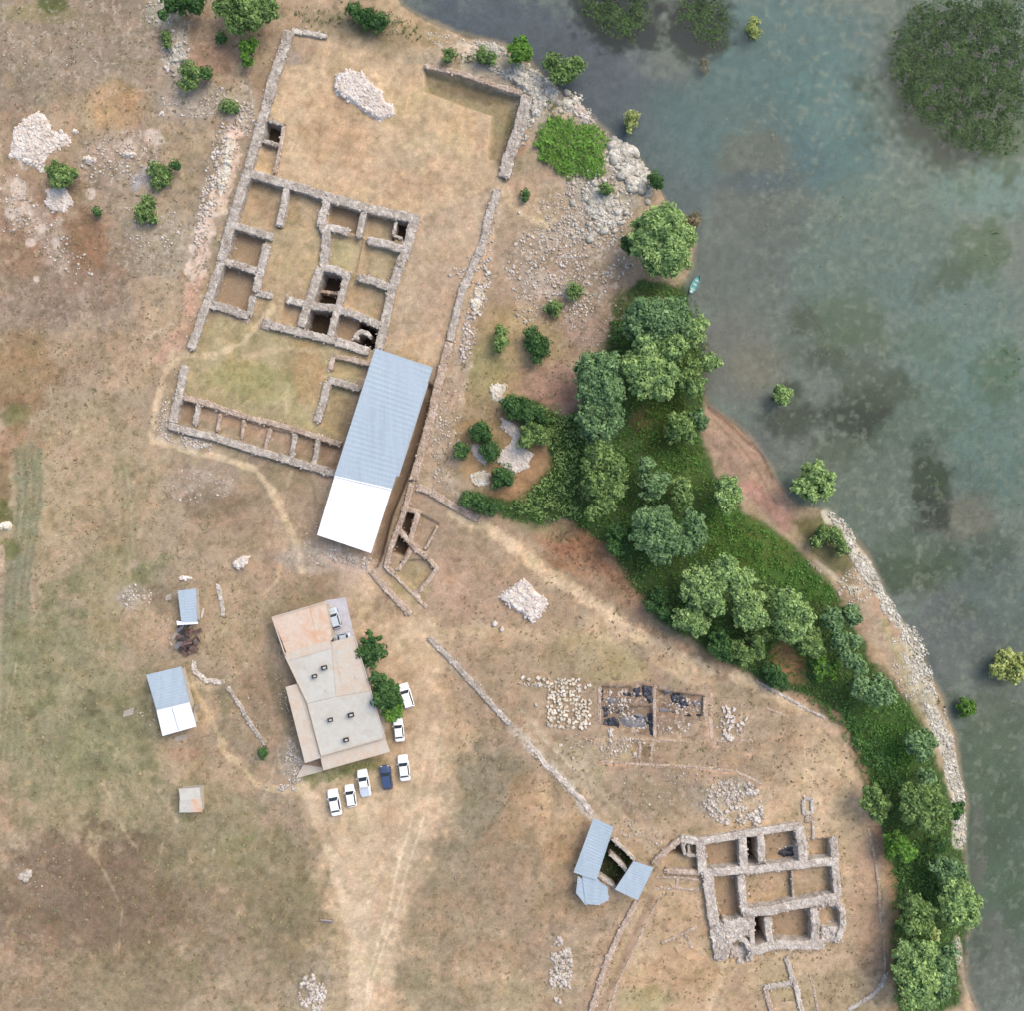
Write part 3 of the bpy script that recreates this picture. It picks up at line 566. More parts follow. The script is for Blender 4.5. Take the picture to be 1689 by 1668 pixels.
# ---- dug floors (room polygons, metres below the field)
lower(PIT_NE, -0.9, 6)
ROOMS = [
 ([(440, 202), (466, 210), (460, 236), (436, 230)], -2.4), ([(436, 238), (460, 243), (452, 282), (424, 274)], -0.9),
 ([(418, 292), (468, 306), (456, 372), (392, 366)], -0.8), ([(478, 308), (534, 322), (524, 372), (464, 374)], -0.6),
 ([(548, 330), (596, 345), (588, 382), (545, 368)], -1.3), ([(608, 350), (652, 362), (646, 394), (604, 388)], -1.0), ([(658, 362), (674, 367), (668, 392), (650, 388)], -2.4),
 ([(390, 376), (434, 392), (426, 436), (376, 424)], -1.3), ([(372, 438), (420, 450), (404, 508), (352, 490)], -1.3),
 ([(545, 392), (596, 396), (584, 446), (542, 434)], -0.4), ([(606, 402), (656, 418), (648, 462), (594, 450)], -0.6), ([(590, 468), (640, 480), (630, 528), (568, 498)], -0.5),
 ([(536, 448), (566, 456), (554, 498), (522, 494)], -3.6), ([(516, 508), (544, 514), (536, 548), (504, 540)], -3.0), ([(554, 516), (614, 536), (606, 572), (548, 554)], -1.4),
 ([(474, 500), (502, 508), (494, 536), (466, 526)], -0.8), ([(596, 534), (620, 540), (612, 572), (590, 566)], -3.2),
 ([(298, 662), (322, 668), (318, 696), (292, 690)], -1.1), ([(332, 672), (358, 682), (352, 708), (326, 702)], -.5), ([(368, 688), (398, 694), (394, 716), (362, 712)], -.5),
 ([(406, 696), (440, 708), (434, 736), (402, 726)], -.5), ([(450, 712), (482, 718), (476, 750), (442, 742)], -.6), ([(492, 718), (520, 726), (514, 762), (486, 752)], -.7), ([(530, 728), (560, 738), (552, 774), (524, 764)], -.9),
 ([(554, 594), (604, 604), (600, 620), (550, 612)], -.8), ([(546, 638), (590, 648), (565, 720), (530, 694)], -.8),
 ([(666, 846), (684, 850), (672, 880), (660, 874)], -1.8), ([(654, 884), (672, 900), (662, 914), (646, 906)], -1.8), ([(692, 850), (720, 868), (698, 908), (680, 886)], -.5), ([(664, 930), (696, 926), (716, 938), (688, 972), (662, 948)], -.6),
 ([(1160, 1395), (1220, 1388), (1220, 1430), (1164, 1434)], -1.2), ([(1232, 1382), (1248, 1380), (1250, 1424), (1234, 1426)], -3.4), ([(1262, 1376), (1312, 1372), (1318, 1418), (1264, 1420)], -1.1),
 ([(1332, 1390), (1370, 1388), (1370, 1420), (1334, 1420)], -1.0), ([(1180, 1448), (1216, 1448), (1220, 1520), (1190, 1520)], -1.2), ([(1230, 1446), (1370, 1432), (1374, 1478), (1232, 1496)], -.8),
 ([(1248, 1516), (1260, 1516), (1264, 1562), (1250, 1562)], -3.8), ([(1272, 1512), (1336, 1504), (1340, 1552), (1276, 1554)], -1.3), ([(1350, 1496), (1376, 1494), (1384, 1520), (1354, 1524)], -.9),
 ([(1206, 1560), (1228, 1560), (1232, 1580), (1204, 1582)], -.8), ([(1098, 1408), (1150, 1396), (1152, 1436), (1098, 1432)], -.7), ([(1110, 1392), (1122, 1390), (1124, 1408), (1100, 1408)], -1.6),
 ([(1010, 1392), (1044, 1422), (1016, 1462), (984, 1442)], -1.8),
]
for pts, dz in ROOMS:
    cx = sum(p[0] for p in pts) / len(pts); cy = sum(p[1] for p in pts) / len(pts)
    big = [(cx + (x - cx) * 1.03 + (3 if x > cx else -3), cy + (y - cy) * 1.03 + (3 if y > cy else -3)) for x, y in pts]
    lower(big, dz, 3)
    if abs(dz) > 1.7: poly(big, (80, 62, 48), .9, 4, 1)  # deep wells: their shadow is painted dark into the floor colour
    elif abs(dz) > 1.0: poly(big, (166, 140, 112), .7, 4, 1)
lower_line([(706, 640), (690, 716), (668, 780), (640, 850), (624, 915), (616, 934)], 13, -1.3, 6)
line([(700, 660), (690, 716), (668, 780), (640, 850), (624, 915)], 13, (132, 110, 90), .8, 6, 3)
lower_line([(1352, 1200), (1400, 1260)], 3, -.1)
for pts in (((1003, 1400), (1040, 1430)),): poly([(1008, 1390), (1046, 1420), (1016, 1464), (982, 1442)], (54, 62, 34), .9, 5, 2)
for pts, dz in ((((990, 1134), (1040, 1134), (1040, 1150), (990, 1152)), -.4), (((995, 1170), (1075, 1166), (1075, 1208), (995, 1198)), -.5), (((1085, 1140), (1160, 1150), (1160, 1180), (1085, 1178)), -.5)):
    lower(list(pts), dz, 4, 2)
# raised rock and soil mounds
for x, y, r, h in ((600, 160, 40, .5), (62, 232, 45, .4), (865, 985, 30, .3), (245, 1030, 40, .3), (400, 930, 16, .3)):
    s = window(x - 2 * r, y - 2 * r, x + 2 * r, y + 2 * r); Z[s] += h * smooth01(1.4 - np.hypot(PX[s] - x, PY[s] - y) / r)
# platform of the yard next to the farmhouse
idx = np.arange(NXg * NYg).reshape(NYg, NXg)
F = np.stack([idx[:-1, :-1], idx[:-1, 1:], idx[1:, 1:], idx[1:, :-1]], -1).reshape(-1, 4)
gm, t, b = mat_new('ground_soil')
ca = N(t, 'ShaderNodeAttribute', attribute_name='soil')
n1 = noise(t, 3.2, 5, 0.65); n2 = noise(t, 11.0, 4, 0.6)
c = mixc(t, 1.0, ca.outputs['Color'], (1, 1, 1), 'MULTIPLY')
c = mixc(t, ramp(t, n1, 0.40, 0.60, 0.0, 0.55), c, mixc(t, 1.0, ca.outputs['Color'], (0.66, 0.66, 0.60), 'MULTIPLY'))
c = mixc(t, ramp(t, n2, 0.48, 0.66, 0.0, 0.6), c, mixc(t, 1.0, ca.outputs['Color'], (1.32, 1.30, 1.26), 'MULTIPLY'))
t.links.new(c, b.inputs['Base Color']); b.inputs['Roughness'].default_value = 0.97; b.inputs['Specular IOR Level'].default_value = 0.15
mm = N(t, 'ShaderNodeMath', operation='ADD'); t.links.new(n1, mm.inputs[0]); t.links.new(n2, mm.inputs[1]); bump(t, mm.outputs[0], b, 0.7, 0.12)
me = raw_mesh('ground', np.stack([GX, GY, Z], -1).reshape(-1, 3), F, gm, smooth=True)
a = me.color_attributes.new('soil', 'FLOAT_COLOR', 'POINT')
a.data.foreach_set('color', np.concatenate([CRGB.reshape(-1, 3), np.ones((NXg * NYg, 1))], 1).astype(np.float32).ravel())
ground = bpy.data.objects.new('ground', me); COL.objects.link(ground); tag(ground, kind='structure')
def gz(x, y):
    j = np.clip(np.searchsorted(XS, x), 0, NXg - 1); i = np.clip(np.searchsorted(YS, y), 0, NYg - 1); return Z[i, j]
def gzp(px, py): x, y = at(px, py); return float(gz(x, y))

# ---------------------------------------------------------------- lake water
wm, t, b = mat_new('murky_lake_water')
nz = noise(t, 0.03, 5, 0.6)
c = mixc(t, ramp(t, nz, 0.35, 0.65), C(104, 112, 112), C(116, 128, 120))
t.links.new(c, b.inputs['Base Color']); b.inputs['Roughness'].default_value = 0.08; b.inputs['IOR'].default_value = 1.33
bump(t, noise(t, 1.6, 4, 0.6), b, 0.12, 0.05)
tr = N(t, 'ShaderNodeBsdfTransparent'); tr.inputs[0].default_value = (0.93, 0.97, 0.96, 1)
mx = N(t, 'ShaderNodeMixShader'); mx.inputs[0].default_value = 0.22
t.links.new(tr.outputs[0], mx.inputs[1]); t.links.new(b.outputs[0], mx.inputs[2]); t.links.new(mx.outputs[0], t.nodes['Material Output'].inputs[0])
WP = [at(px, py) for px, py in SHORE if -200 < py < 1900]
V = [(x - 2.0, y - 1.2, WATER_Z) for x, y in WP]
V = [(V[0][0] - 2, 490, WATER_Z)] + V + [(V[-1][0] + 2, -490, WATER_Z), (490, -490, WATER_Z), (490, 490, WATER_Z)]
mb = MB(); mb.add(V[::-1], [tuple(range(len(V)))])
lake = mb.build('lake_water', wm); tag(lake, kind='structure')

def ico():
    p = (1 + 5 ** .5) / 2; V = [(-1, p, 0), (1, p, 0), (-1, -p, 0), (1, -p, 0), (0, -1, p), (0, 1, p), (0, -1, -p), (0, 1, -p), (p, 0, -1), (p, 0, 1), (-p, 0, -1), (-p, 0, 1)]
    F = [(0, 11, 5), (0, 5, 1), (0, 1, 7), (0, 7, 10), (0, 10, 11), (1, 5, 9), (5, 11, 4), (11, 10, 2), (10, 7, 6), (7, 1, 8), (3, 9, 4), (3, 4, 2), (3, 2, 6), (3, 6, 8), (3, 8, 9), (4, 9, 5), (2, 4, 11), (6, 2, 10), (8, 6, 7), (9, 8, 1)]
    return np.array(V, float) / math.hypot(1, p), np.array(F)
IV, IF = ico()
def ico2():
    V = [tuple(v) for v in IV]; F = []; cache = {}
    def mid(a, b_):
        k = (min(a, b_), max(a, b_))
        if k not in cache: v = np.array(V[a]) + np.array(V[b_]); v /= np.linalg.norm(v); V.append(tuple(v)); cache[k] = len(V) - 1
        return cache[k]
    for a, b_, c_ in IF:
        x, y, z = mid(a, b_), mid(b_, c_), mid(c_, a); F += [(a, x, z), (b_, y, x), (c_, z, y), (x, y, z)]
    return np.array(V), np.array(F)
IV2, IF2 = ico2()
def stones_mesh(P, S, zb=0.0, flat=0.6):
    """P: (n,3) centres, S: (n,) radii -> one rubble mesh"""
    n = len(P); A = rng.uniform(0.75, 1.25, (n, 12, 1)) * IV[None]; sc_ = np.stack([rng.uniform(.7, 1.5, n), rng.uniform(.7, 1.3, n), np.full(n, flat)], 1)
    A = A * sc_[:, None] * S[:, None, None]; th = rng.uniform(0, math.pi, n); c_, s_ = np.cos(th), np.sin(th)
    x = A[..., 0] * c_[:, None] - A[..., 1] * s_[:, None]; y = A[..., 0] * s_[:, None] + A[..., 1] * c_[:, None]
    A = np.stack([x, y, A[..., 2]], -1) + P[:, None]
    return A.reshape(-1, 3), (IF[None] + (np.arange(n) * 12)[:, None, None]).reshape(-1, 3)

# ---------------------------------------------------------------- masonry
def resample(pts, step):
    out = [np.array(pts[0], float)]
    for a, b_ in zip(pts[:-1], pts[1:]):
        a = np.array(a, float); b_ = np.array(b_, float); n = max(1, int(round(np.linalg.norm(b_ - a) / step)))
        out += [a + (b_ - a) * k / n for k in range(1, n + 1)]
    return out
_ws = [0]
def wall(name, pts, w, top=0.8, depth=-2.5, mat='stone', parent=None, rag=0.12, zvar=0.16, nx=7, step=2.5, label=None, cat='wall', group=None):
    """ragged stone wall along a polyline given in plan pixels; top = metres above the field"""
    _ws[0] += 1; sd_ = _ws[0]; k0 = random.uniform(-.05, .05)
    P = resample(pts, step); n = len(P); V = []; 
    for i, p in enumerate(P):
        d = (P[min(i + 1, n - 1)] - P[max(i - 1, 0)]); d = d / (np.linalg.norm(d) + 1e-9); nn = np.array([-d[1], d[0]])
        wob = 0.5 * w * rag * 1.6 * float(fbm(p[0], p[1], 14, 3, sd_)); e0 = 1 + rag * 1.8 * float(fbm(p[0], p[1], 7, 3, sd_ + 100)); e1 = 1 + rag * 1.8 * float(fbm(p[0], p[1], 7, 3, sd_ + 200))
        endf = 0.8 if i in (0, n - 1) else 1.0
        row = []
        for j in range(nx):
            u = -1 + 2 * j / (nx - 1); hw = w / 2 * (e0 if u < 0 else e1) * endf
            q = p + nn * (u * hw + wob)
            z = top + k0 + zvar * float(fbm(q[0], q[1], 9, 4, sd_ + 7)) - (0.06 if abs(u) > .95 else 0) - (0.25 if i in (0, n - 1) else 0)
            row.append((q, z))
        x, y = at(row[0][0][0], row[0][0][1], row[0][1]); V.append((x, y, depth))
        for q, z in row: x, y = at(q[0], q[1], z); V.append((x, y, z))
        x, y = at(row[-1][0][0], row[-1][0][1], row[-1][1]); V.append((x, y, depth))
    m = nx + 2; F = []
    for i in range(n - 1):
        for j in range(m - 1): F.append((i * m + j, i * m + j + 1, (i + 1) * m + j + 1, (i + 1) * m + j))
    F.append(tuple(range(m))[::-1]); F.append(tuple((n - 1) * m + j for j in range(m)))
    L_ = sum(np.linalg.norm(P[i + 1] - P[i]) for i in range(n - 1)); ns = int(L_ * w * M * M * 10) + 2; SP = []; SS = []
    for _ in range(ns):
        i = int(rng.integers(0, n)); q = P[i] + rng.normal(0, 1.0, 2); d = (P[min(i + 1, n - 1)] - P[max(i - 1, 0)]); d = d / (np.linalg.norm(d) + 1e-9); u = rng.uniform(-.50, .50); q = q + np.array([-d[1], d[0]]) * u * w
        z = top + k0 + zvar * .4 * rng.uniform(-1, 1) - (.12 if abs(u) > .44 else 0); x, y = at(q[0], q[1], z); r_ = rng.uniform(.07, .21); SP.append((x, y, z - r_ * .25)); SS.append(r_)
    if top > .3:
        for _ in range(int(L_ * M * 1.6)):      # fallen stones at the foot
            i = int(rng.integers(0, n)); d = (P[min(i + 1, n - 1)] - P[max(i - 1, 0)]); d = d / (np.linalg.norm(d) + 1e-9); u = (.58 + abs(rng.normal(0, .18))) * rng.choice([-1, 1]); q = P[i] + np.array([-d[1], d[0]]) * u * w + rng.normal(0, 1, 2)
            x, y = at(q[0], q[1], 0); r_ = rng.uniform(.07, .2); SP.append((x, y, float(gz(x, y)) + r_ * .2)); SS.append(r_)
    SV, SF = stones_mesh(np.array(SP), np.array(SS)); b0 = len(V); V = V + [tuple(v) for v in SV]; F = F + [tuple(int(k) + b0 for k in f) for f in SF]
    o = mobj(name, V, F, MAT[mat], parent)
    if label: tag(o, label, cat, group)
    return o
OUTER = 'surviving lengths of the enclosure wall'
wall('enclosure_wall', [(478, 50), (455, 118), (441, 165)], 16, .9, label='pale north-west stretch of the great stone enclosure wall beside the bare courtyard', group=OUTER)
wall('enclosure_wall', [(441, 166), (430, 205), (408, 282), (382, 365), (365, 430)], 15, .9, label='long grey west enclosure wall running past the small dark sunken cell and the room grid', group=OUTER)
wall('enclosure_wall', [(365, 431), (345, 490), (334, 518), (325, 545), (315, 576)], 13, .8, label='south end of the west enclosure wall stopping at the footpath gap', group=OUTER)
wall('enclosure_wall', [(482, 50), (510, 54), (540, 60)], 8, .6, mat='stone_pale', label='short thin wall stub closing the courtyard corner at the top', group=OUTER)
wall('enclosure_wall', [(700, 108), (760, 120), (810, 138), (858, 152)], 8, .7, mat='stone_pink', label='thin pinkish north wall above the sunken green strip of the courtyard', group=OUTER)
wall('enclosure_wall', [(870, 158), (862, 195), (848, 235), (838, 262), (832, 292)], 19, .8, label='wide rough rubble wall east of the courtyard beside the bright bramble thicket', group=OUTER)
wall('enclosure_wall', [(822, 312), (808, 350), (795, 405), (780, 440), (763, 478), (752, 520), (741, 563)], 12, .6, mat='stone', label='upper half of the long straight east enclosure wall on the dry slope', group=OUTER)
wall('enclosure_wall', [(741, 564), (730, 605), (719, 651), (708, 700), (698, 735), (682, 792)], 13, .7, mat='stone_pink', label='lower half of the long east enclosure wall beside the blue metal roof', group=OUTER)
wall('enclosure_wall', [(305, 603), (296, 645), (284, 698)], 12, .8, label='short west enclosure wall at the bottom corner ringed by a footpath', group=OUTER)
wall('enclosure_wall', [(276, 702), (316, 712), (356, 722), (420, 742), (480, 760), (553, 781)], 12, .8, label='south enclosure wall carrying the row of small shop-like cells', group=OUTER)
wall('retaining_wall', [(688, 802), (712, 812), (730, 824), (753, 838), (790, 858)], 11, .5, mat='stone_pink', label='slanting pinkish wall running from the trench to the dark bushes')
wall('path_wall', [(707, 1052), (740, 1085), (780, 1128), (815, 1168), (842, 1196)], 9, .35, mat='stone', label='straight low pale wall crossing the bare field beside the flat-roofed house')
wall('path_wall', [(870, 1228), (885, 1245), (900, 1262), (945, 1305), (978, 1345)], 9, .2, mat='rubble', rag=.4, label='broken grey rubble line leading down to the small corrugated roofs')

# small sunken cells at the courtyard's west side
r = empty('sunken_cell_ruin', (*at(448, 240), 0), 'two small sunken cells of thin walls, the upper one dark, beside the west wall', 'ruin')
wall('wall', [(438, 196), (468, 206)], 5, .5, parent=r); wall('wall', [(468, 207), (462, 245), (453, 286)], 6, .5, mat='stone_pink', parent=r); wall('wall', [(434, 232), (463, 239)], 6, .4, parent=r)

# palace of rooms
r = empty('ruined_palace', (*at(530, 440), 0), 'large grid of roofless stone rooms in the middle of the enclosure', 'ruin')
for pts, w_, tp, mt in (
    ([(410, 284), (465, 300), (538, 322)], 14, .9, 'stone'), ([(538, 323), (604, 342), (690, 361)], 15, .95, 'stone'),
    ([(683, 362), (668, 419), (658, 440)], 15, .9, 'stone'), ([(658, 440), (647, 476), (636, 530), (624, 576)], 14, .85, 'stone'),
    ([(473, 308), (466, 345), (459, 372)], 10, .8, 'stone_pale'), ([(385, 371), (420, 381), (450, 391)], 12, .85, 'stone'),
    ([(440, 402), (430, 445), (422, 482)], 12, .9, 'stone'), ([(422, 482), (450, 488)], 10, .7, 'stone'), ([(368, 430), (425, 446)], 11, .8, 'stone'),
    ([(342, 500), (376, 509), (410, 521)], 13, .8, 'stone'), ([(411, 520), (417, 488)], 10, .75, 'stone'),
    ([(541, 325), (534, 350), (527, 372)], 13, .85, 'stone_pale'), ([(531, 368), (538, 384), (537, 410), (533, 438)], 14, .85, 'stone'), ([(538, 376), (556, 377), (575, 382)], 12, .8, 'stone_pale'),
    ([(602, 345), (596, 370), (591, 391)], 10, .8, 'stone'), ([(607, 395), (640, 402), (666, 412)], 13, .8, 'stone_pale'), ([(590, 456), (620, 464), (646, 475)], 12, .75, 'stone'),
    ([(529, 440), (513, 488), (504, 512), (496, 540)], 13, .95, 'stone'), ([(527, 439), (552, 444), (576, 454)], 12, .95, 'stone_pale'), ([(573, 452), (562, 490), (553, 520), (544, 555)], 11, .9, 'stone'),
    ([(473, 493), (504, 502)], 11, .8, 'stone_pale'), ([(504, 502), (553, 508), (590, 520), (628, 537)], 12, .9, 'stone'), ([(432, 532), (448, 537)], 18, .5, 'stone'),
    ([(446, 536), (496, 548), (553, 562)], 12, .9, 'stone'), ([(553, 562), (582, 571), (609, 579)], 14, .9, 'stone_pale'),
    ([(653, 366), (648, 388)], 4, .6, 'stone_pale'), ([(648, 388), (664, 392)], 4, .4, 'stone'), ([(586, 560), (588, 551), (596, 546), (606, 549), (612, 556)], 7, .6, 'stone_pale'),
    ([(524, 478), (556, 484)], 5, -1.2, 'stone_pink'), ([(403, 523), (411, 532)], 10, .2, 'stone_pink')):
    wall('wall', pts, w_, tp, -4.5, mt, r)
# row of small cells by the south wall
r = empty('ruined_cell_row', (*at(430, 715), 0), 'row of small brownish cells along the south wall up to the blue roof', 'ruin')
wall('wall', [(303, 655), (350, 668), (406, 688)], 9, .45, mat='stone_pink', parent=r); wall('wall', [(406, 688), (450, 698), (492, 710), (562, 733)], 9, .45, mat='stone_pink', parent=r)
for a_, c_, w_ in (((328, 664), (321, 702), 8), ((363, 684), (358, 712), 5), ((402, 692), (399, 722), 5), ((446, 707), (436, 744), 6), ((487, 714), (480, 757), 8), ((525, 724), (518, 767), 8)):
    wall('wall', [a_, c_], w_, .4, parent=r, mat='stone' if w_ > 6 else 'stone_pink')
r = empty('ruined_porch', (*at(560, 640), 0), 'two low bracket-shaped foundations half covered by the blue metal roof', 'ruin')
wall('wall', [(550, 587), (580, 592), (610, 600)], 8, .4, mat='stone_pink', parent=r); wall('wall', [(550, 588), (544, 611)], 8, .4, mat='stone_pink', parent=r)
wall('wall', [(541, 626), (565, 632), (594, 641)], 11, .5, parent=r); wall('wall', [(541, 629), (532, 665), (522, 697)], 12, .55, parent=r)
# trench ruin south of the big roof
r = empty('ruined_tower_base', (*at(680, 890), 0), 'narrow wedge of pinkish walls with two dark pits beside the white roof', 'ruin')
for pts, w_, tp in (([(679, 796), (668, 840), (657, 872), (644, 905), (637, 935), (650, 948)], 8, .5), ([(650, 948), (672, 972), (690, 990), (706, 1004)], 5, .2), ([(612, 943), (640, 975), (678, 1015)], 10, .4),
                  ([(664, 838), (692, 846)], 8, .4), ([(690, 846), (682, 872), (675, 898)], 8, .45), ([(657, 874), (674, 893), (688, 908), (704, 920)], 8, .45), ([(722, 868), (712, 888), (700, 908)], 4, .2),
                  ([(677, 908), (668, 925), (656, 942)], 6, .35), ([(706, 922), (721, 938), (708, 958), (690, 978)], 7, .3), ([(684, 972), (692, 990)], 7, .2)):
    wall('wall', pts, w_, tp, mat='stone_pink', parent=r)

# south-east ruin
masses = []
r = empty('ruined_basilica', (*at(1270, 1470), 0), 'thick-walled pale ruin with square rooms and a rounded corner at the lower right', 'ruin')
for pts, w_, tp, mt in (
    ([(1121, 1384), (1153, 1389), (1227, 1377), (1275, 1370), (1320, 1362)], 12, .9, 'stone_pale'), ([(1076, 1426), (1100, 1404), (1124, 1385)], 9, .7, 'stone_pink'),
    ([(1155, 1388), (1157, 1415), (1160, 1441)], 14, .9, 'stone_pale'), ([(1168, 1442), (1172, 1485), (1179, 1528)], 17, .95, 'stone_pale'), ([(1182, 1524), (1186, 1555), (1190, 1584)], 22, .7, 'stone_pale'),
    ([(1097, 1438), (1157, 1441)], 8, .6, 'stone_pink'), ([(1125, 1390), (1130, 1412)], 5, .5, 'stone_pale'), ([(1131, 1411), (1151, 1413)], 5, .5, 'stone_pale'), ([(1136, 1392), (1136, 1410)], 4, .4, 'stone'),
    ([(1225, 1382), (1227, 1434)], 13, .9, 'stone_pale'), ([(1254, 1377), (1257, 1424)], 12, .9, 'stone_pale'), ([(1318, 1362), (1326, 1422)], 14, .95, 'stone_pale'),
    ([(1158, 1442), (1200, 1438), (1240, 1436), (1310, 1428), (1378, 1422)], 13, .95, 'stone_pale'), ([(1375, 1383), (1378, 1430), (1382, 1482)], 12, .9, 'stone_pale'),
    ([(1222, 1444), (1225, 1475), (1228, 1508)], 12, .95, 'stone_pale'), ([(1228, 1506), (1268, 1503), (1304, 1495), (1345, 1488), (1382, 1481)], 15, 1.0, 'stone_pale'),
    ([(1306, 1437), (1309, 1488)], 3, .1, 'stone'), ([(1192, 1528), (1215, 1528), (1243, 1520)], 20, .85, 'stone_pale'), ([(1240, 1512), (1241, 1540), (1241, 1566)], 8, .9, 'stone_pale'),
    ([(1266, 1514), (1268, 1540), (1272, 1566)], 11, .9, 'stone_pale'), ([(1342, 1498), (1346, 1528), (1344, 1556)], 13, .9, 'stone_pale'),
    ([(1236, 1570), (1281, 1560), (1320, 1560), (1360, 1561)], 15, .9, 'stone_pale'), ([(1378, 1482), (1389, 1500), (1391, 1525), (1383, 1552)], 10, .8, 'stone_pale'),
    ([(1198, 1574), (1202, 1555), (1216, 1547), (1230, 1553), (1238, 1568)], 8, .8, 'stone_pale'), ([(1348, 1500), (1362, 1492), (1378, 1492)], 8, .5, 'stone_pink'),
    ([(1362, 1545), (1378, 1540)], 12, .3, 'stone_pink'), ([(1326, 1318), (1340, 1318), (1340, 1342), (1326, 1342), (1326, 1320)], 6, .4, 'stone_pale'), ([(1326, 1352), (1342, 1354)], 10, .4, 'stone_pink'), ([(1341, 1356), (1342, 1386)], 4, .3, 'stone_pale'),
    ([(1326, 1385), (1331, 1398)], 6, .5, 'stone')):
    wall('wall', pts, w_, tp, -4.5, mt, r)
def mass(pts, h, mat, parent, name='rubble_fill'): masses.append((pts, h, mat, parent, name))
mass([(1172, 1520), (1246, 1516), (1246, 1540), (1222, 1546), (1206, 1556), (1198, 1584), (1180, 1584)], .75, 'stone_pale', r)
mass([(1352, 1526), (1388, 1520), (1388, 1552), (1352, 1556)], .45, 'stone_pale', r); mass([(1344, 1486), (1384, 1478), (1392, 1512), (1380, 1504), (1362, 1494), (1346, 1500)], .9, 'stone_pale', r)
mass([(1206, 1562), (1236, 1562), (1244, 1584), (1222, 1590), (1204, 1586)], .35, 'rubble', r); mass([(1310, 1390), (1334, 1386), (1334, 1424), (1312, 1424)], .85, 'stone_pale', r)
r = empty('ruined_annex', (*at(1305, 1625), 0), 'thin open foundation walls below the thick-walled ruin at the bottom edge', 'ruin')
wall('wall', [(1296, 1580), (1303, 1600), (1312, 1625), (1324, 1675)], 8, .4, mat='stone_pale', parent=r); wall('wall', [(1258, 1631), (1280, 1627), (1305, 1622)], 8, .4, mat='stone_pale', parent=r); wall('wall', [(1262, 1634), (1268, 1650), (1274, 1675)], 8, .4, mat='stone_pink', parent=r)
wall('foundation_wall', [(1335, 1606), (1343, 1635), (1350, 1675)], 4, .15, mat='stone_pink', label='thin low foundation line just right of the open annex walls')
wall('foundation_wall', [(1398, 1668), (1438, 1643), (1455, 1626), (1462, 1606)], 6, .25, mat='stone_pale', label='curved pale kerb wall turning the corner of the dry field at the lower right')
wall('foundation_wall', [(1432, 1366), (1442, 1410), (1450, 1470), (1452, 1524)], 3.5, .12, mat='stone_pink', label='thin straight kerb line between the thick-walled ruin and the wood')
wall('foundation_wall', [(1458, 1545), (1460, 1606)], 3.5, .12, mat='stone_pink', label='short thin kerb stub above the curved corner wall')
wall('terrace_wall', [(1051, 1487), (1020, 1545), (998, 1595), (974, 1672)], 9, .4, mat='stone_pink', label='long low wall running from the corrugated roofs to the bottom edge')
wall('terrace_wall', [(1093, 1473), (1068, 1520), (1045, 1569), (1018, 1625), (1003, 1672)], 4, .15, mat='stone_pink', rag=.3, label='thin broken reddish wall line parallel to the long low wall')
wall('foundation_wall', [(1093, 1556), (1112, 1548), (1128, 1540), (1150, 1529)], 5, .2, mat='stone_pink', label='small branching stone line in the dry grass west of the thick-walled ruin')
wall('foundation_wall', [(1129, 1542), (1136, 1552), (1141, 1566)], 5, .18, mat='stone_pink', label='little spur going down from the branching stone line')
for k, (pts, lb) in enumerate((([(1080, 1447), (1110, 1448), (1155, 1452)], 'upper of the two faint cross walls beside the west side of the thick ruin'), ([(1078, 1466), (1110, 1466), (1154, 1468)], 'lower of the two faint cross walls beside the west side of the thick ruin'),
                               ([(1117, 1449), (1116, 1466)], 'short link between the two faint cross walls'))):
    wall('foundation_wall', pts, 4, .12, mat='stone_pink', rag=.3, label=lb)
wall('foundation_wall', [(1165, 1178), (1170, 1180)], 3, .05, mat='stone_pink', label='tiny stub of wall right of the black-sheeted trenches')
wall('dry_stone_wall', [(376, 1134), (392, 1160), (410, 1190), (425, 1212), (438, 1230)], 6, .35, mat='stone', rag=.35, label='slanting grey stone wall ending at a small dark bush, left of the house')
wall('dry_stone_wall', [(318, 1092), (322, 1110), (340, 1124), (368, 1126)], 8, .3, mat='rubble', rag=.35, label='curved grey rubble wall right of the small gabled shed')
wall('dry_stone_wall', [(360, 963), (364, 985), (369, 1018)], 7, .3, mat='stone_pale', rag=.3, label='short pale upright-standing stone row right of the long blue hut roof')
wall('field_wall', [(1245, 1123), (1290, 1147), (1330, 1170), (1362, 1186)], 4, .15, mat='rubble', rag=.4, label='thin stony edge of the path below the wood')
for pts, lb in (([(989, 1134), (989, 1196)], 'left upright dig partition beside the black sheets'), ([(1079, 1132), (1080, 1218)], 'middle upright dig partition between the two black-sheeted trenches'),
                ([(1162, 1150), (1163, 1186)], 'right upright dig partition closing the black-sheeted trench')):
    wall('trench_partition', pts, 5, .15, mat='stone_pink', label=lb, group='earth partitions of the dig')

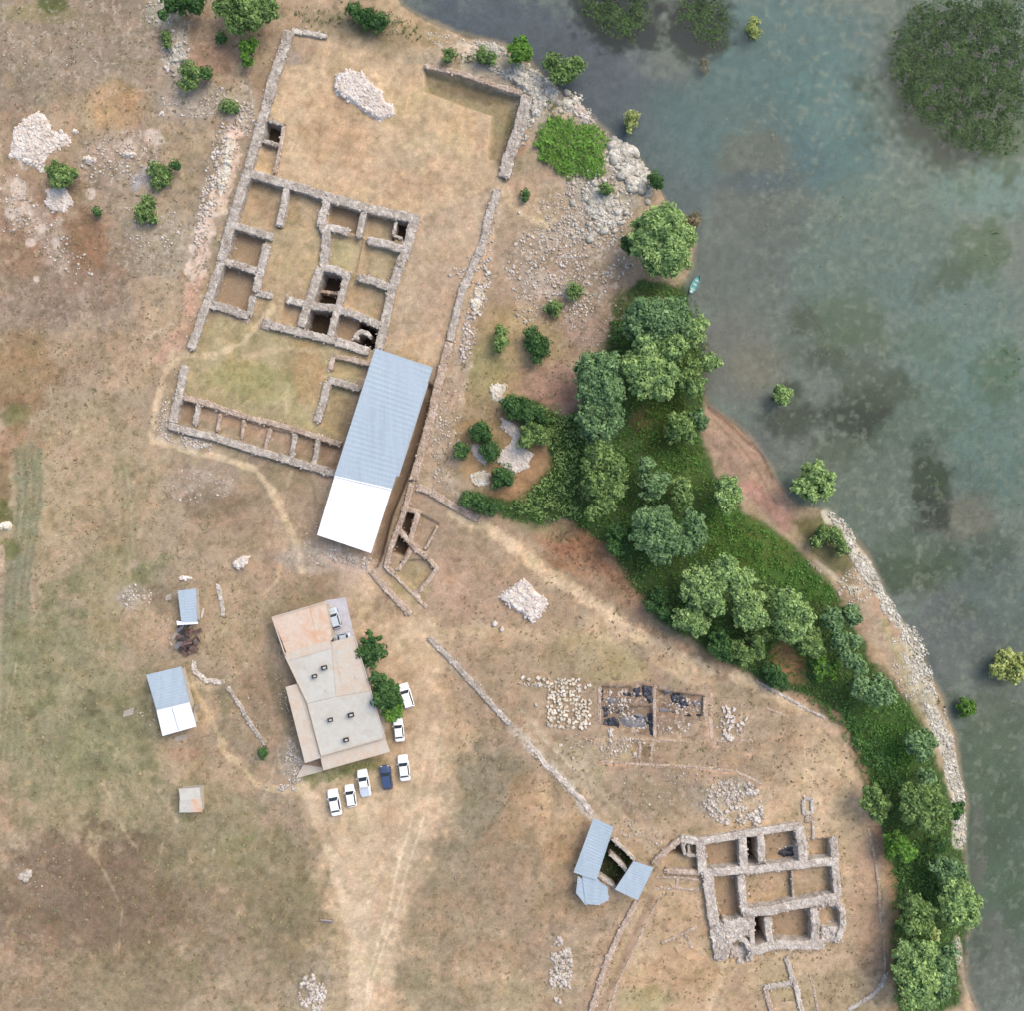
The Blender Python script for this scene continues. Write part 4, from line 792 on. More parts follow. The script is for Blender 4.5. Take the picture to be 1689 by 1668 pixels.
# ---------------------------------------------------------------- loose stones
def scatter(name, areas, label, cat, mat='rubble'):
    areas = [(a[0], a[1], a[2], a[3], a[4], int(a[5] * 1.7), a[6] * .8, a[7] * .78) for a in areas]
    Ps = []; Ss = []
    for x, y, rx, ry, rot, n, s0, s1 in areas:
        a_ = rng.uniform(0, 2 * math.pi, n); rr = np.sqrt(rng.uniform(0, 1, n)) ** 1.15
        u = rr * np.cos(a_) * rx; v = rr * np.sin(a_) * ry; r_ = math.radians(rot)
        X = x + u * math.cos(r_) - v * math.sin(r_); Y = y + u * math.sin(r_) + v * math.cos(r_)
        keep = fbm(X, Y, 16, 2, 77) > -0.25; X = X[keep]; Y = Y[keep]
        wx_, wy_ = (X - 844.5) * M, (834 - Y) * M; zz = gz(wx_, wy_); s = rng.uniform(0, 1, len(X)) ** 3.0 * (s1 - s0) + s0
        Ps.append(np.stack([wx_, wy_, zz + s * .2], 1)); Ss.append(s)
    V, F_ = stones_mesh(np.concatenate(Ps), np.concatenate(Ss)); o = mobj(name, V, F_, MAT[mat]); return tag(o, label, cat, kind='stuff')
scatter('scattered_stones', [(940, 430, 110, 80, -20, 900, .08, .38), (975, 350, 70, 60, 0, 420, .08, .4), (990, 300, 60, 50, 40, 300, .1, .5), (900, 340, 50, 30, 0, 60, .08, .3), (985, 520, 40, 50, 0, 60, .08, .3), (950, 520, 20, 26, 0, 90, .08, .3), (870, 520, 20, 12, 0, 26, .1, .35)],
        'pale loose stones strewn over the grey slope between the long wall and the lake', 'stones')
scatter('scattered_stones', [(290, 90, 22, 40, 0, 160, .1, .5), (265, 20, 26, 26, 0, 90, .1, .4), (325, 165, 60, 30, 0, 150, .08, .3), (400, 185, 20, 45, 0, 160, .1, .4), (200, 265, 70, 40, 0, 200, .08, .35), (240, 380, 60, 50, 0, 180, .08, .3), (90, 400, 90, 30, 50, 130, .08, .4), (350, 300, 14, 120, 12, 300, .1, .45), (20, 330, 30, 60, 0, 100, .1, .4), (80, 80, 90, 50, 0, 120, .06, .22)],
        'pale stones and outcrop bits strewn over the upper left hillside', 'stones')
scatter('fallen_stones', [(785, 510, 14, 90, 14, 330, .1, .45), (800, 400, 12, 60, 16, 120, .08, .3), (735, 720, 24, 80, 10, 200, .08, .32), (310, 728, 45, 9, 14, 170, .12, .35), (268, 680, 10, 34, 10, 60, .08, .3), (585, 925, 60, 10, 15, 220, .1, .36), (530, 900, 30, 40, 0, 60, .08, .26), (755, 450, 16, 10, 0, 30, .1, .3)],
        'tumbled stones lying along the feet of the enclosure walls', 'stones')
scatter('shore_stones', [(1425, 935, 12, 60, -34, 700, .1, .4), (1470, 1010, 12, 30, -25, 260, .1, .4), (1390, 870, 10, 34, -42, 260, .1, .4), (1515, 1090, 22, 60, -16, 620, .1, .4), (1550, 1190, 16, 70, -20, 700, .1, .42), (1575, 1290, 13, 60, -14, 560, .1, .4), (1586, 1370, 11, 30, 0, 220, .1, .4), (1490, 1100, 20, 60, -14, 260, .08, .25), (1410, 970, 30, 30, 0, 160, .08, .3), (1345, 935, 30, 5, 32, 60, .08, .2), (1583, 1575, 5, 26, 0, 80, .1, .3)],
        'pale greyish stones forming the narrow strip along the lower lake shore', 'stones', 'shore_rock')
scatter('shore_stones', [(1040, 275, 22, 56, -30, 200, .25, 1.3), (885, 150, 34, 26, 30, 200, .2, 1.0), (940, 175, 40, 20, 40, 60, .2, .9), (985, 350, 50, 50, 0, 60, .2, .9), (840, 120, 40, 12, 22, 240, .1, .4), (868, 195, 12, 50, 12, 200, .12, .5), (955, 175, 20, 30, -40, 120, .1, .4), (1010, 240, 18, 20, 0, 100, .1, .4), (760, 75, 60, 16, 20, 200, .08, .3), (800, 75, 40, 10, 14, 120, .1, .4), (1055, 310, 12, 12, 0, 14, .3, .8)],
        'whitish jagged stones by the upper shore between the bramble thicket and the water', 'stones', 'shore_rock')
scatter('scattered_stones', [(1205, 1325, 46, 36, 20, 520, .1, .46), (1242, 1328, 14, 38, -16, 260, .14, .52), (1030, 1235, 40, 18, 0, 130, .1, .36), (1205, 1200, 24, 20, 0, 60, .1, .34), (1110, 1200, 30, 12, 0, 70, .1, .34), (1150, 1280, 60, 20, 0, 50, .08, .26), (1070, 1300, 60, 40, 0, 70, .06, .24), (925, 1600, 18, 56, 0, 420, .14, .55), (515, 1640, 22, 34, 0, 360, .12, .5), (1060, 1375, 60, 16, 20, 110, .08, .28), (880, 1130, 26, 5, 8, 26, .14, .3), (1030, 1230, 60, 16, 0, 60, .08, .24), (960, 1240, 50, 30, 0, 40, .06, .26)],
        'pale stones strewn around the dig trenches and the lower field', 'stones')
scatter('scattered_stones', [(485, 1265, 14, 44, -10, 180, .1, .3), (470, 1160, 8, 60, -14, 60, .06, .2), (225, 985, 26, 20, 0, 90, .08, .3), (290, 1040, 16, 30, 0, 50, .1, .34), (420, 1180, 34, 30, 0, 40, .06, .2), (470, 1300, 16, 6, 0, 24, .15, .4), (330, 800, 60, 30, 0, 80, .06, .24), (240, 1180, 26, 20, 0, 20, .1, .3), (60, 1440, 40, 40, 0, 20, .08, .2), (490, 900, 40, 60, 0, 50, .05, .18), (600, 1350, 300, 250, 0, 260, .03, .12), (200, 900, 180, 300, 0, 200, .03, .12)],
        'small stones lying around the flat-roofed house and huts', 'stones')
# stones set out one by one in the yard of blocks
def one_stone(name, px, py, r_, mat, label, cat, group=None, flat=.6, sub=False, sx=1.0, rz=None):
    z = gzp(px, py); x, y = at(px, py, z); V0, F0 = (IV2, IF2) if sub else (IV, IF)
    A = V0 * (rng.uniform(.85, 1.15, (len(V0), 1)) if sub else rng.uniform(.75, 1.25, (len(V0), 1))) * np.array([sx, 1, flat]) * r_
    t_ = rng.uniform(0, 3) if rz is None else rz; R_ = np.array([[math.cos(t_), -math.sin(t_), 0], [math.sin(t_), math.cos(t_), 0], [0, 0, 1]]); A = A @ R_.T + np.array([x, y, z + r_ * flat * .35])
    return tag(mobj(name, A, F0, MAT[mat]), label, cat, group)
def block(px, py, L, W_, mat, label, group, rz):
    z = gzp(px, py); x, y = at(px, py, z); h = random.uniform(.25, .45); m_ = MB(); m_.box((0, 0, h / 2 - .06), (L, W_, h), 0, .86)
    V = np.array(m_.v) + rng.uniform(-.07, .07, (8, 3)); ca_, sa_ = math.cos(rz), math.sin(rz)
    V = np.stack([V[:, 0] * ca_ - V[:, 1] * sa_ + x, V[:, 0] * sa_ + V[:, 1] * ca_ + y, V[:, 2] + z], 1)
    return tag(mobj('stone_block', V, m_.f, MAT[mat]), label, 'stone block', group)
for i in range(13):
    for j in range(14):
        if random.random() < .12: continue
        x = 905 + j * 5.1 + random.uniform(-1.8, 1.8); y = 1122 + i * 6.4 + random.uniform(-2, 2) + (x - 935) * .05
        if (x - 960) > 0 and y < 1150 and random.random() < .6: continue
        if 938 < x < 950 and random.random() < .3: continue
        block(x, y, random.uniform(.35, .72), random.uniform(.28, .5), 'block', 'cream stone block among the many laid out left of the black-sheeted trenches', 'cream stone blocks laid out in rows', random.uniform(0, 3.1))
for x, y, r_ in ((862, 1118, .5), (872, 1121, .4), (888, 1119, .55), (897, 1121, .4), (884, 1163, .4), (925, 1230, .45), (945, 1250, .35)):
    block(x, y, r_ * 1.4, r_, 'block', 'loose cream block at the edge of the laid-out blocks', 'loose blocks around the laid-out rows', random.uniform(0, 3))
for i in range(46):
    y = random.uniform(1166, 1222); x = random.gauss(1206 - (y < 1185) * 4 - (y > 1205) * 6, 4 + (y - 1166) * .14)
    block(x, y, random.uniform(.4, .8), random.uniform(.3, .55), 'rock_white', 'pinkish white stone in the small heap at the right end of the dig', 'pinkish white heap stones', random.uniform(0, 3.1))
ROCKS = []
for pts, w_, lb in (([(988, 1216), (1040, 1220), (1080, 1222)], 4, 'low earth ridge under the left black-sheeted trench'), ([(1084, 1222), (1160, 1224), (1244, 1222)], 4, 'long low earth ridge under the right trench and the white heap'),
                    ([(1172, 1142), (1173, 1222)], 6, 'broad reddish upright earth ridge left of the white heap'), ([(1223, 1160), (1222, 1220)], 4, 'thin upright earth ridge right of the white heap'),
                    ([(1122, 1192), (1121, 1222)], 4, 'short upright earth ridge under the right trench'), ([(1014, 1222), (1016, 1256)], 4, 'left short earth ridge above the long reddish line'), ([(1056, 1222), (1054, 1256)], 4, 'middle short earth ridge above the long reddish line'),
                    ([(1076, 1222), (1074, 1260)], 4, 'right short earth ridge above the long reddish line'), ([(984, 1257), (1060, 1262), (1140, 1266), (1214, 1273), (1258, 1296)], 4, 'long thin reddish earth line below the whole dig'), ([(1262, 1168), (1300, 1184)], 3, 'tiny slanting ridge near the path at the right of the dig')):
    wall('earth_ridge', pts, w_, .08, -.6, 'stone_pink', rag=.3, label=lb, cat='ridge')
one_stone('boulder', 816, 1030, .5, 'rock_white', 'larger round white boulder below the square stone platform', 'boulder', sub=True)
one_stone('boulder', 828, 1039, .4, 'rock_white', 'smaller round white boulder just right of the larger one below the platform', 'boulder', sub=True)
ROCKS.append((148, 264, 11, 7, 10, 'rock_white', 'whitish boulder right of the round green shrub on the hillside'))
ROCKS.append((124, 217, 6, 5, 0, 'rock_white', 'small pinkish boulder at the tip of the big white outcrop'))
ROCKS.append((267, 188, 6, 5, 0, 'rock_white', 'single pale boulder in the upper left grass, alone'))
ROCKS.append((213, 256, 14, 6, 0, 'rock_white', 'long pinkish rock among the stones on the upper left hillside'))
ROCKS.append((399, 929, 17, 9, -35, 'rock_white', 'elongated pinkish boulder standing alone west of the white roof'))
ROCKS.append((1061, 302, 13, 6, 35, 'shore_rock', 'white slab of rock at the water edge above the big round tree'))
one_stone('boulder', 1068, 333, .55, 'shore_rock', 'small grey rock touching the crown of the round lakeside tree', 'boulder', sub=True)
one_stone('boulder', 688, 1187 + 0, .01, 'shore_rock', 'pebble', 'pebble') if False else None
ROCKS.append((45, 1443, 10, 10, 0, 'stone_pale', 'grey-white boulder alone in the brown field at the left edge'))
ROCKS.append((11, 868, 11, 8, 0, 'block', 'yellowish boulder at the left edge beside the green tractor tracks'))
ROCKS.append((305, 954, 11, 5, 0, 'rock_white', 'smooth white trough-like stone above the blue hut roof'))
ROCKS_DONE = 0
def slab_rock(name, pts, h, mat, label, cat, rough=.12, parent=None):
    """a low mass of rock or laid stones with a given outline (plan pixels)"""
    xs = [p[0] for p in pts]; ys = [p[1] for p in pts]; st_ = 2.2 if max(xs) - min(xs) > 40 else 1.1
    gx = np.arange(min(xs) - 4, max(xs) + 4, st_); gy = np.arange(min(ys) - 4, max(ys) + 4, st_); X, Y = np.meshgrid(gx, gy)
    d = sdist(X, Y, pts) + (3.0 if st_ > 2 else 1.2) * fbm(X, Y, 10 if st_ > 2 else 4, 3, len(xs) + int(xs[0])); wx_ = (X - 844.5) * M; wy_ = (834 - Y) * M; base = gz(wx_, wy_)
    Zs = base + h * smooth01(d / (5.0 if st_ > 2 else 3.0)) + rough * fbm(X, Y, 7, 4, 3) * (d > 0) - 0.25 * (d <= 0); n1_, n2_ = X.shape; id_ = np.arange(n1_ * n2_).reshape(n1_, n2_)
    Fq = np.stack([id_[:-1, :-1], id_[1:, :-1], id_[1:, 1:], id_[:-1, 1:]], -1).reshape(-1, 4); keep = (d.ravel()[Fq] > -st_).all(1); Fq = Fq[keep]
    used, inv = np.unique(Fq, return_inverse=True); V = np.stack([wx_.ravel(), wy_.ravel(), Zs.ravel()], 1)[used]
    Fq = inv.reshape(-1, 4)
    # skirt below so that the mass is solid
    e = {}
    for f in Fq:
        for a_, b_ in zip(f, np.roll(f, -1)):
            if (b_, a_) in e: del e[(b_, a_)]
            else: e[(a_, b_)] = 1
    nV = len(V); V = np.concatenate([V, V - np.array([0, 0, .6 if parent is None else 1.6])]); FF = [tuple(map(int, f)) for f in Fq] + [(int(b_), int(a_), int(a_) + nV, int(b_) + nV) for a_, b_ in e]
    if mat not in ('plastic', 'greyplastic'):
        ii = np.argwhere(d > -1.5); ar = len(ii) * (st_ * M) ** 2; k_ = ii[rng.integers(0, len(ii), int(ar * 6) + 3)]; r_ = rng.uniform(0, 1, len(k_)) ** 2 * .26 + .1
        sp = np.stack([wx_[k_[:, 0], k_[:, 1]] + rng.normal(0, .1, len(k_)), wy_[k_[:, 0], k_[:, 1]] + rng.normal(0, .1, len(k_)), Zs[k_[:, 0], k_[:, 1]] + .02], 1); SV, SF = stones_mesh(sp, r_)
        b0 = len(V); V = np.concatenate([V, SV]); FF = FF + [tuple(int(q) + b0 for q in f) for f in SF]
    return tag(mobj(name, V, FF, MAT[mat], parent), label, cat)
for (px, py, rx, ry, rot, mt, lb) in ROCKS:
    pts = []
    for k in range(11):
        a_ = 2 * math.pi * k / 11; q = random.uniform(.78, 1.15); u, v = math.cos(a_) * rx * q, math.sin(a_) * ry * q; c_, s_ = math.cos(math.radians(rot)), math.sin(math.radians(rot)); pts.append((px + u * c_ - v * s_, py + u * s_ + v * c_))
    slab_rock('boulder', pts, min(rx, ry) * .07, mt, lb, 'boulder', rough=.18)
for m_a in masses: slab_rock(m_a[4], m_a[0], m_a[1], m_a[2], None, None, rough=.2, parent=m_a[3])
slab_rock('stone_mass', [(846, 100), (872, 104), (900, 124), (916, 134), (926, 150), (905, 160), (900, 180), (884, 196), (872, 190), (876, 168), (866, 152), (838, 132)], .55, 'shore_rock', 'pale rough rock corner above the rubble wall at the upper shore', 'rock', rough=.5)
slab_rock('rock_outcrop', [(960, 318), (985, 300), (1010, 318), (1030, 345), (1020, 372), (990, 380), (968, 350)], .15, 'shore_rock', 'flat pale bedrock patch on the slope left of the large round tree', 'rock', rough=.3)
slab_rock('rock_outcrop', [(776, 62), (810, 66), (838, 78), (820, 90), (790, 82)], .3, 'shore_rock', 'pinkish bedrock lip at the water above the two rubble bushes', 'rock', rough=.4)
slab_rock('rock_outcrop', [(930, 160), (948, 156), (972, 182), (984, 200), (966, 202), (944, 184)], .3, 'rubble', 'dull brownish bedrock between the bramble thicket and the water', 'rock', rough=.4)
slab_rock('rock_outcrop', [(278, 70), (300, 74), (310, 92), (302, 106), (284, 102)], .3, 'shore_rock', 'white broken bedrock above the bush by the white rocks', 'rock', rough=.4)
slab_rock('rock_outcrop', [(374, 232), (386, 226), (384, 262), (378, 300), (362, 330), (358, 300), (368, 262)], .2, 'block', 'long pinkish bedrock strip outside the west enclosure wall', 'rock', rough=.3)
slab_rock('rock_outcrop', [(786, 470), (800, 468), (796, 500), (782, 522), (776, 504)], .2, 'block', 'cream bedrock strip right of the upper east enclosure wall', 'rock', rough=.3)
slab_rock('stone_mass', [(1014, 240), (1040, 250), (1060, 275), (1072, 296), (1064, 300), (1046, 290), (1030, 270), (1012, 262)], .6, 'shore_rock', 'whitish jagged rock ridge at the water edge right of the bramble thicket', 'rock', rough=.6)
slab_rock('rock_outcrop', [(62, 183), (80, 191), (88, 214), (113, 219), (122, 237), (85, 252), (72, 284), (52, 276), (16, 258), (23, 214), (49, 191)], .12, 'rock_white', 'large white limestone outcrop on the left hillside above the round shrub', 'rock')
slab_rock('rock_outcrop', [(77, 312), (108, 305), (123, 340), (90, 352), (76, 340)], .25, 'rock_white', 'smaller white rock outcrop directly below the round shrub on the left hillside', 'rock')
slab_rock('stone_platform', [(552, 124), (578, 115), (600, 122), (612, 138), (632, 150), (636, 168), (652, 176), (650, 190), (628, 201), (604, 190), (580, 172), (556, 158), (548, 142)], .5, 'rock_white', 'long white mass of laid stone in the middle of the bare courtyard', 'stone mass')
slab_rock('stone_platform', [(819, 986), (842, 968), (864, 953), (884, 974), (904, 990), (900, 1008), (880, 1028), (850, 1008)], .5, 'rock_white', 'square pinkish white stone platform beside the path in the middle of the field', 'stone mass')
slab_rock('rock_outcrop', [(824, 688), (848, 697), (862, 715), (858, 735), (882, 750), (866, 775), (850, 782), (816, 760), (832, 740), (846, 722), (828, 708)], .25, 'rock_white', 'hooked white rock patch between two dark bushes east of the long wall', 'rock')
slab_rock('rock_outcrop', [(776, 732), (790, 732), (804, 760), (800, 768), (780, 752)], .2, 'rock_white', 'narrow white rock strip between the paired round bushes', 'rock')
slab_rock('rock_outcrop', [(774, 782), (790, 776), (808, 780), (808, 800), (790, 803), (776, 796)], .2, 'block', 'creamy rounded rock with small dark hollows next to a round bush', 'rock')
slab_rock('rock_outcrop', [(806, 638), (820, 632), (838, 634), (830, 650), (828, 664), (812, 660)], .2, 'block', 'small white rock patch above the dark bushes east of the long wall', 'rock')

# ---------------------------------------------------------------- roofs and houses
def sheet_roof(name, corners, zs, mat, parent, nseg=40, amp=0.008, thick=0.05, across=False):
    """corrugated sheet over a quad (plan pixels, corner heights); waves run along the edge 0-1, sheets laid along 0->3"""
    c = [Vector((*at(p[0], p[1], z), z)) for p, z in zip(corners, zs)]
    V = []; nu = nseg * 4; 
    for i in range(nu + 1):
        u = i / nu; a_ = c[0].lerp(c[1], u); b_ = c[3].lerp(c[2], u); dz = amp * math.sin(2 * math.pi * u * nseg) + 0.010 * math.sin(int(u * nseg / 3.1) * 12.9)
        for k in range(5):
            p = a_.lerp(b_, k / 4); V.append((p.x, p.y, p.z + dz + 0.01 * math.sin(i * 1.7 + k)))
        for k in (4, 0):
            p = a_.lerp(b_, k / 4); V.append((p.x, p.y, p.z + dz - thick))
    F = []
    for i in range(nu):
        o = i * 7; q = o + 7
        for k in range(4): F.append((o + k, q + k, q + k + 1, o + k + 1))
        F += [(o + 4, q + 4, q + 5, o + 5), (o + 5, q + 5, q + 6, o + 6), (o + 6, q + 6, q + 0, o + 0)]
    F += [(0, 1, 2, 3, 4, 5, 6), tuple(nu * 7 + k for k in (6, 5, 4, 3, 2, 1, 0))]
    return mobj(name, V, F, MAT[mat], parent)
def shrink(pts, k):
    cx = sum(p[0] for p in pts) / len(pts); cy = sum(p[1] for p in pts) / len(pts)
    return [(cx + (x - cx) * k, cy + (y - cy) * k) for x, y in pts]
def pole(name, px, py, z0, z1, r_, mat, parent):
    x, y = at(px, py, (z0 + z1) / 2); m_ = MB(); m_.cyl((x, y, z0), (x, y, z1), r_); return m_.build(name, MAT[mat], parent)
# the long protective roof
r = empty('protective_roof', (*at(620, 740), 0), 'long metal shelter roof, blue in its upper two thirds and white in the lower third', 'shelter')
sheet_roof('blue_roof_sheet', [(714, 606), (646, 808), (551, 786), (619, 574)], [3.9, 4.4, 4.4, 3.9], 'blue_roof', r, 26)
sheet_roof('side_roof_strip', [(707, 632), (658, 786), (652, 784), (700, 630)], [3.7, 4.1, 4.1, 3.7], 'blue_roof', r, 18)
sheet_roof('white_roof_sheet', [(646, 807), (612, 913), (523, 883), (552, 785)], [4.5, 3.6, 3.6, 4.5], 'white_roof', r, 16)
m_ = MB(); a_ = (*at(552, 785.5, 4.55), 4.58); b_ = (*at(646, 807.5, 4.55), 4.58); m_.cyl(a_, b_, .10, n=6); m_.build('ridge_cap', MAT['white_roof'], r)
for px, py in ((620, 580), (708, 610), (600, 640), (690, 665), (580, 700), (670, 722), (560, 770), (650, 785), (530, 878), (612, 904)):
    pole('post', px, py, -1.5, 3.5, .09, 'wood', r)
# small gabled shed
r = empty('gabled_shed', (*at(284, 1158), 0), 'small gabled shed with one blue and one white metal roof slope', 'shed')
m_ = MB(); m_.prism([at(x, y, 2.0) for x, y in shrink([(242, 1114), (299, 1101), (323, 1198), (268, 1214)], .93)], -.5, 2.5); m_.build('wall', MAT['plaster'], r)
sheet_roof('blue_roof_sheet', [(241, 1114), (258, 1171), (312, 1158), (299, 1100)], [2.6, 3.5, 3.5, 2.6], 'blue_roof', r, 12)
sheet_roof('white_roof_sheet', [(258, 1171), (268, 1215), (324, 1199), (312, 1158)], [3.52, 2.7, 2.7, 3.52], 'white_roof', r, 9)
m_ = MB(); m_.cyl((*at(258, 1171, 3.55), 3.6), (*at(312, 1158, 3.55), 3.6), .08, n=6); m_.cyl((*at(284, 1167, 3.4), 3.55), (*at(295, 1206, 2.8), 2.78), .06, n=5); m_.build('ridge_cap', MAT['blue_roof'], r)
m_ = MB(); x, y = at(322, 1170, 1.5); m_.box((x, y, .9), (.1, 1.0, 1.9), math.radians(-14)); m_.build('door', MAT['wood'], r)
# narrow hut with scrap lean-to
r = empty('narrow_hut', (*at(310, 1000), 0), 'narrow hut with a pale blue metal roof standing above the rusty scrap heap', 'hut')
m_ = MB(); m_.prism([at(x, y, 1.8) for x, y in ((297, 976), (322, 974), (324, 1024), (302, 1024))], -.5, 2.0); m_.build('wall', MAT['plaster'], r)
sheet_roof('roof', [(293, 975), (299, 1026), (325, 1026), (323, 971)], [2.4, 2.3, 2.1, 2.2], 'blue_roof', r, 12)
sheet_roof('roof_strip', [(291, 1025), (292, 1032), (327, 1030), (326, 1026)], [2.0, 1.9, 1.9, 2.0], 'white_roof', r, 2)
r = empty('rusty_scrap_heap', (*at(312, 1060), 0), 'dark reddish brown heap of rusty sheets just below the narrow hut', 'scrap heap')
for k in range(46):
    x, y = at(random.gauss(310, 10), random.gauss(1057, 12)); z = gz(x, y); m_ = MB(); m_.box((0, 0, 0), (random.uniform(.6, 1.8), random.uniform(.3, .9), .05)); V = np.array(m_.v)
    R_ = np.array(Matrix.Rotation(random.uniform(0, 3.1), 3, 'Z') @ Matrix.Rotation(random.uniform(-.5, .5), 3, 'X')); V = V @ R_.T + np.array([x, y, z + .25 + random.uniform(0, .7)])
    mobj('metal_sheet', V, m_.f, MAT[random.choice(['rust', 'rust', 'rust', 'dark', 'greyplastic'])], r)
# small square hut
r = empty('tiny_hut', (*at(314, 1322), 0), 'tiny square hut with a grey and orange patched roof in the grass', 'hut')
m_ = MB(); m_.prism([at(x, y, 1.8) for x, y in ((297, 1303), (330, 1301), (331, 1340), (298, 1340))], -.3, 2.0); m_.build('wall', MAT['plaster'], r)
sheet_roof('grey_roof_sheet', [(295, 1302), (297, 1322), (331, 1320), (329, 1300)], [2.2, 2.3, 2.3, 2.2], 'concrete', r, 7)
sheet_roof('orange_roof_sheet', [(314, 1320), (314, 1341), (334, 1340), (332, 1318)], [2.35, 2.2, 2.2, 2.35], 'terracotta', r, 6)
sheet_roof('white_roof_sheet', [(296, 1321), (296, 1341), (315, 1341), (315, 1320)], [2.36, 2.22, 2.22, 2.36], 'concrete', r, 6)
# flat-roofed house
r = empty('flat_roofed_house', (*at(560, 1150), 0), 'long house with flat grey concrete roof, orange at its upper end, beside parked cars', 'house')
HZ = 3.6
m_ = MB(); m_.prism([at(x, y, HZ) for x, y in ((478, 1092), (588, 1062), (632, 1212), (524, 1246))], -.5, HZ - .28); m_.build('wall', MAT['plaster'], r)
m_ = MB(); m_.prism([at(x, y, HZ) for x, y in ((455, 1024), (537, 1000), (547, 1056), (476, 1074))], -.5, HZ - .3); m_.build('wall', MAT['plaster'], r)
m_ = MB(); m_.prism([at(x, y, 3) for x, y in ((478, 1140), (506, 1166), (526, 1250), (507, 1252))], -.5, HZ - .75); m_.build('wall', MAT['plaster'], r)
def slab(name, pts, z0, z1, mat): m_ = MB(); m_.prism([at(x, y, z1) for x, y in pts], z0, z1); return m_.build(name, MAT[mat], r)
slab('main_roof', [(470, 1081), (546, 1060), (554, 1150), (508, 1161)], HZ - .25, HZ, 'concrete')
slab('main_roof', [(546.3, 1060), (584, 1050), (612, 1140), (554.3, 1150)], HZ - .25, HZ + .02, 'concrete_pink')
slab('main_roof', [(508, 1161.6), (554, 1150.4), (612, 1140.4), (635, 1217), (530, 1247)], HZ - .25, HZ + .05, 'concrete')
slab('roof_screed', [(470, 1078), (545, 1056), (546, 1070), (474, 1091)], HZ + .01, HZ + .10, 'concrete_pink')
slab('roof_screed', [(547, 1062), (563, 1058), (586, 1130), (566, 1136)], HZ + .03, HZ + .07, 'concrete_pink')
slab('porch_roof', [(528, 1248), (635, 1218), (643, 1241), (533, 1272)], HZ - .9, HZ - .6, 'concrete_pink')
slab('side_roof', [(471, 1134), (490, 1129), (509, 1162), (529, 1251), (503, 1260)], HZ - .55, HZ - .3, 'concrete_pink')
slab('orange_roof', [(449, 1019), (510, 1001), (520, 1045), (466, 1060)], HZ - .3, HZ - .02, 'terracotta')
slab('orange_roof', [(510.4, 1001), (537, 993), (545, 1036), (520.4, 1045)], HZ - .3, HZ - .06, 'terracotta')
slab('orange_roof', [(466, 1060.5), (545, 1036.5), (547, 1057), (473, 1079)], HZ - .3, HZ + .0, 'terracotta')
slab('low_step', [(488, 1285), (500, 1262), (530, 1266), (532, 1273)], -.3, .5, 'concrete_pink')
for lp in ([(449, 1019), (537, 993)], [(449, 1019), (470, 1080)], [(470, 1082), (508, 1161)], [(585, 1051), (635, 1217)], [(530, 1247), (635, 1217)], [(508, 1162), (530, 1246)]):
    m_ = MB(); a_ = Vector((*at(*lp[0], HZ), HZ + .05)); b_ = Vector((*at(*lp[1], HZ), HZ + .05)); d = b_ - a_; m_.box(((a_ + b_) / 2)[:], (d.length, .16, .2), math.atan2(d.y, d.x)); m_.build('parapet', MAT['concrete_pink'], r)
for px, py, s_ in ((535, 1102, .9), (519, 1116, .8), (579, 1180, .95), (545, 1188, .8), (571, 1221, .85)):
    x, y = at(px, py, HZ + .6); c_ = MB(); c_.box((x, y, HZ + .35), (s_ * .8, s_ * .6, .7), .25); ch = c_.build('chimney', MAT['greyplastic'], r)
    c_ = MB(); c_.box((x, y, HZ + .78), (s_ * 1.05, s_ * .8, .10), .25); c_.build('cap', MAT['dark'], ch)
    c_ = MB(); c_.box((x + .05, y, HZ + .87), (s_ * .5, s_ * .3, .08), .25); c_.build('cap_top', MAT['concrete'], ch)
for px, py in ((559, 1076), (575, 1098), (588, 1117), (540, 1140), (600, 1190), (505, 1100), (556, 1210)):
    x, y = at(px, py, HZ); c_ = MB(); c_.cyl((x, y, HZ + .05), (x, y, HZ + .12), random.uniform(.25, .45), n=9); c_.build('repair_patch', MAT['concrete'], r)
m_ = MB(); m_.prism([at(x, y, 2) for x, y in ((631, 1150), (633, 1150), (637, 1163), (635, 1163))], .0, 2.0); m_.build('door', MAT['wood'], r)
# concrete yard at its upper end
m_ = MB(); m_.prism([at(x, y) for x, y in ((537, 991), (570, 986), (586, 1056), (546, 1064))], -.4, .22); tag(m_.build('concrete_yard', MAT['yard']), kind='structure')
# corrugated covers in the south-east
r = empty('corrugated_shelter', (*at(985, 1425), 0), 'pale blue corrugated shelter of ragged panels with a rounded lower end', 'shelter')
sheet_roof('roof_panel', [(946, 1440), (979, 1350), (1012, 1365), (984, 1453)][0:4], [2.4, 2.4, 2.6, 2.6], 'blue_roof', r, 18)
sheet_roof('roof_panel', [(953, 1446), (950, 1474), (966, 1494), (1006, 1480)], [2.2, 2.2, 2.2, 2.2], 'blue_roof', r, 6)
sheet_roof('roof_panel', [(960, 1444), (966, 1492), (990, 1494), (988, 1452)], [2.3, 2.3, 2.3, 2.4], 'blue_roof', r, 7)
sheet_roof('roof_panel', [(984, 1452), (986, 1494), (1004, 1486), (1002, 1464)], [2.35, 2.25, 2.25, 2.35], 'blue_roof', r, 5)
for px, py in ((955, 1432), (980, 1360), (1005, 1370), (985, 1446), (960, 1480), (995, 1482)): pole('post', px, py, -1.5, 2.1, .06, 'wood', r)
r = empty('corrugated_shelter', (*at(1046, 1452), 0), 'smaller square corrugated roof panel right of the open green pit', 'shelter')
sheet_roof('roof_panel', [(1014, 1468), (1045, 1421), (1078, 1432), (1052, 1486)], [2.3, 2.3, 2.5, 2.5], 'blue_roof', r, 14)
for px, py in ((1020, 1466), (1045, 1426), (1072, 1434), (1050, 1478)): pole('post', px, py, -1.0, 2.2, .06, 'wood', r)
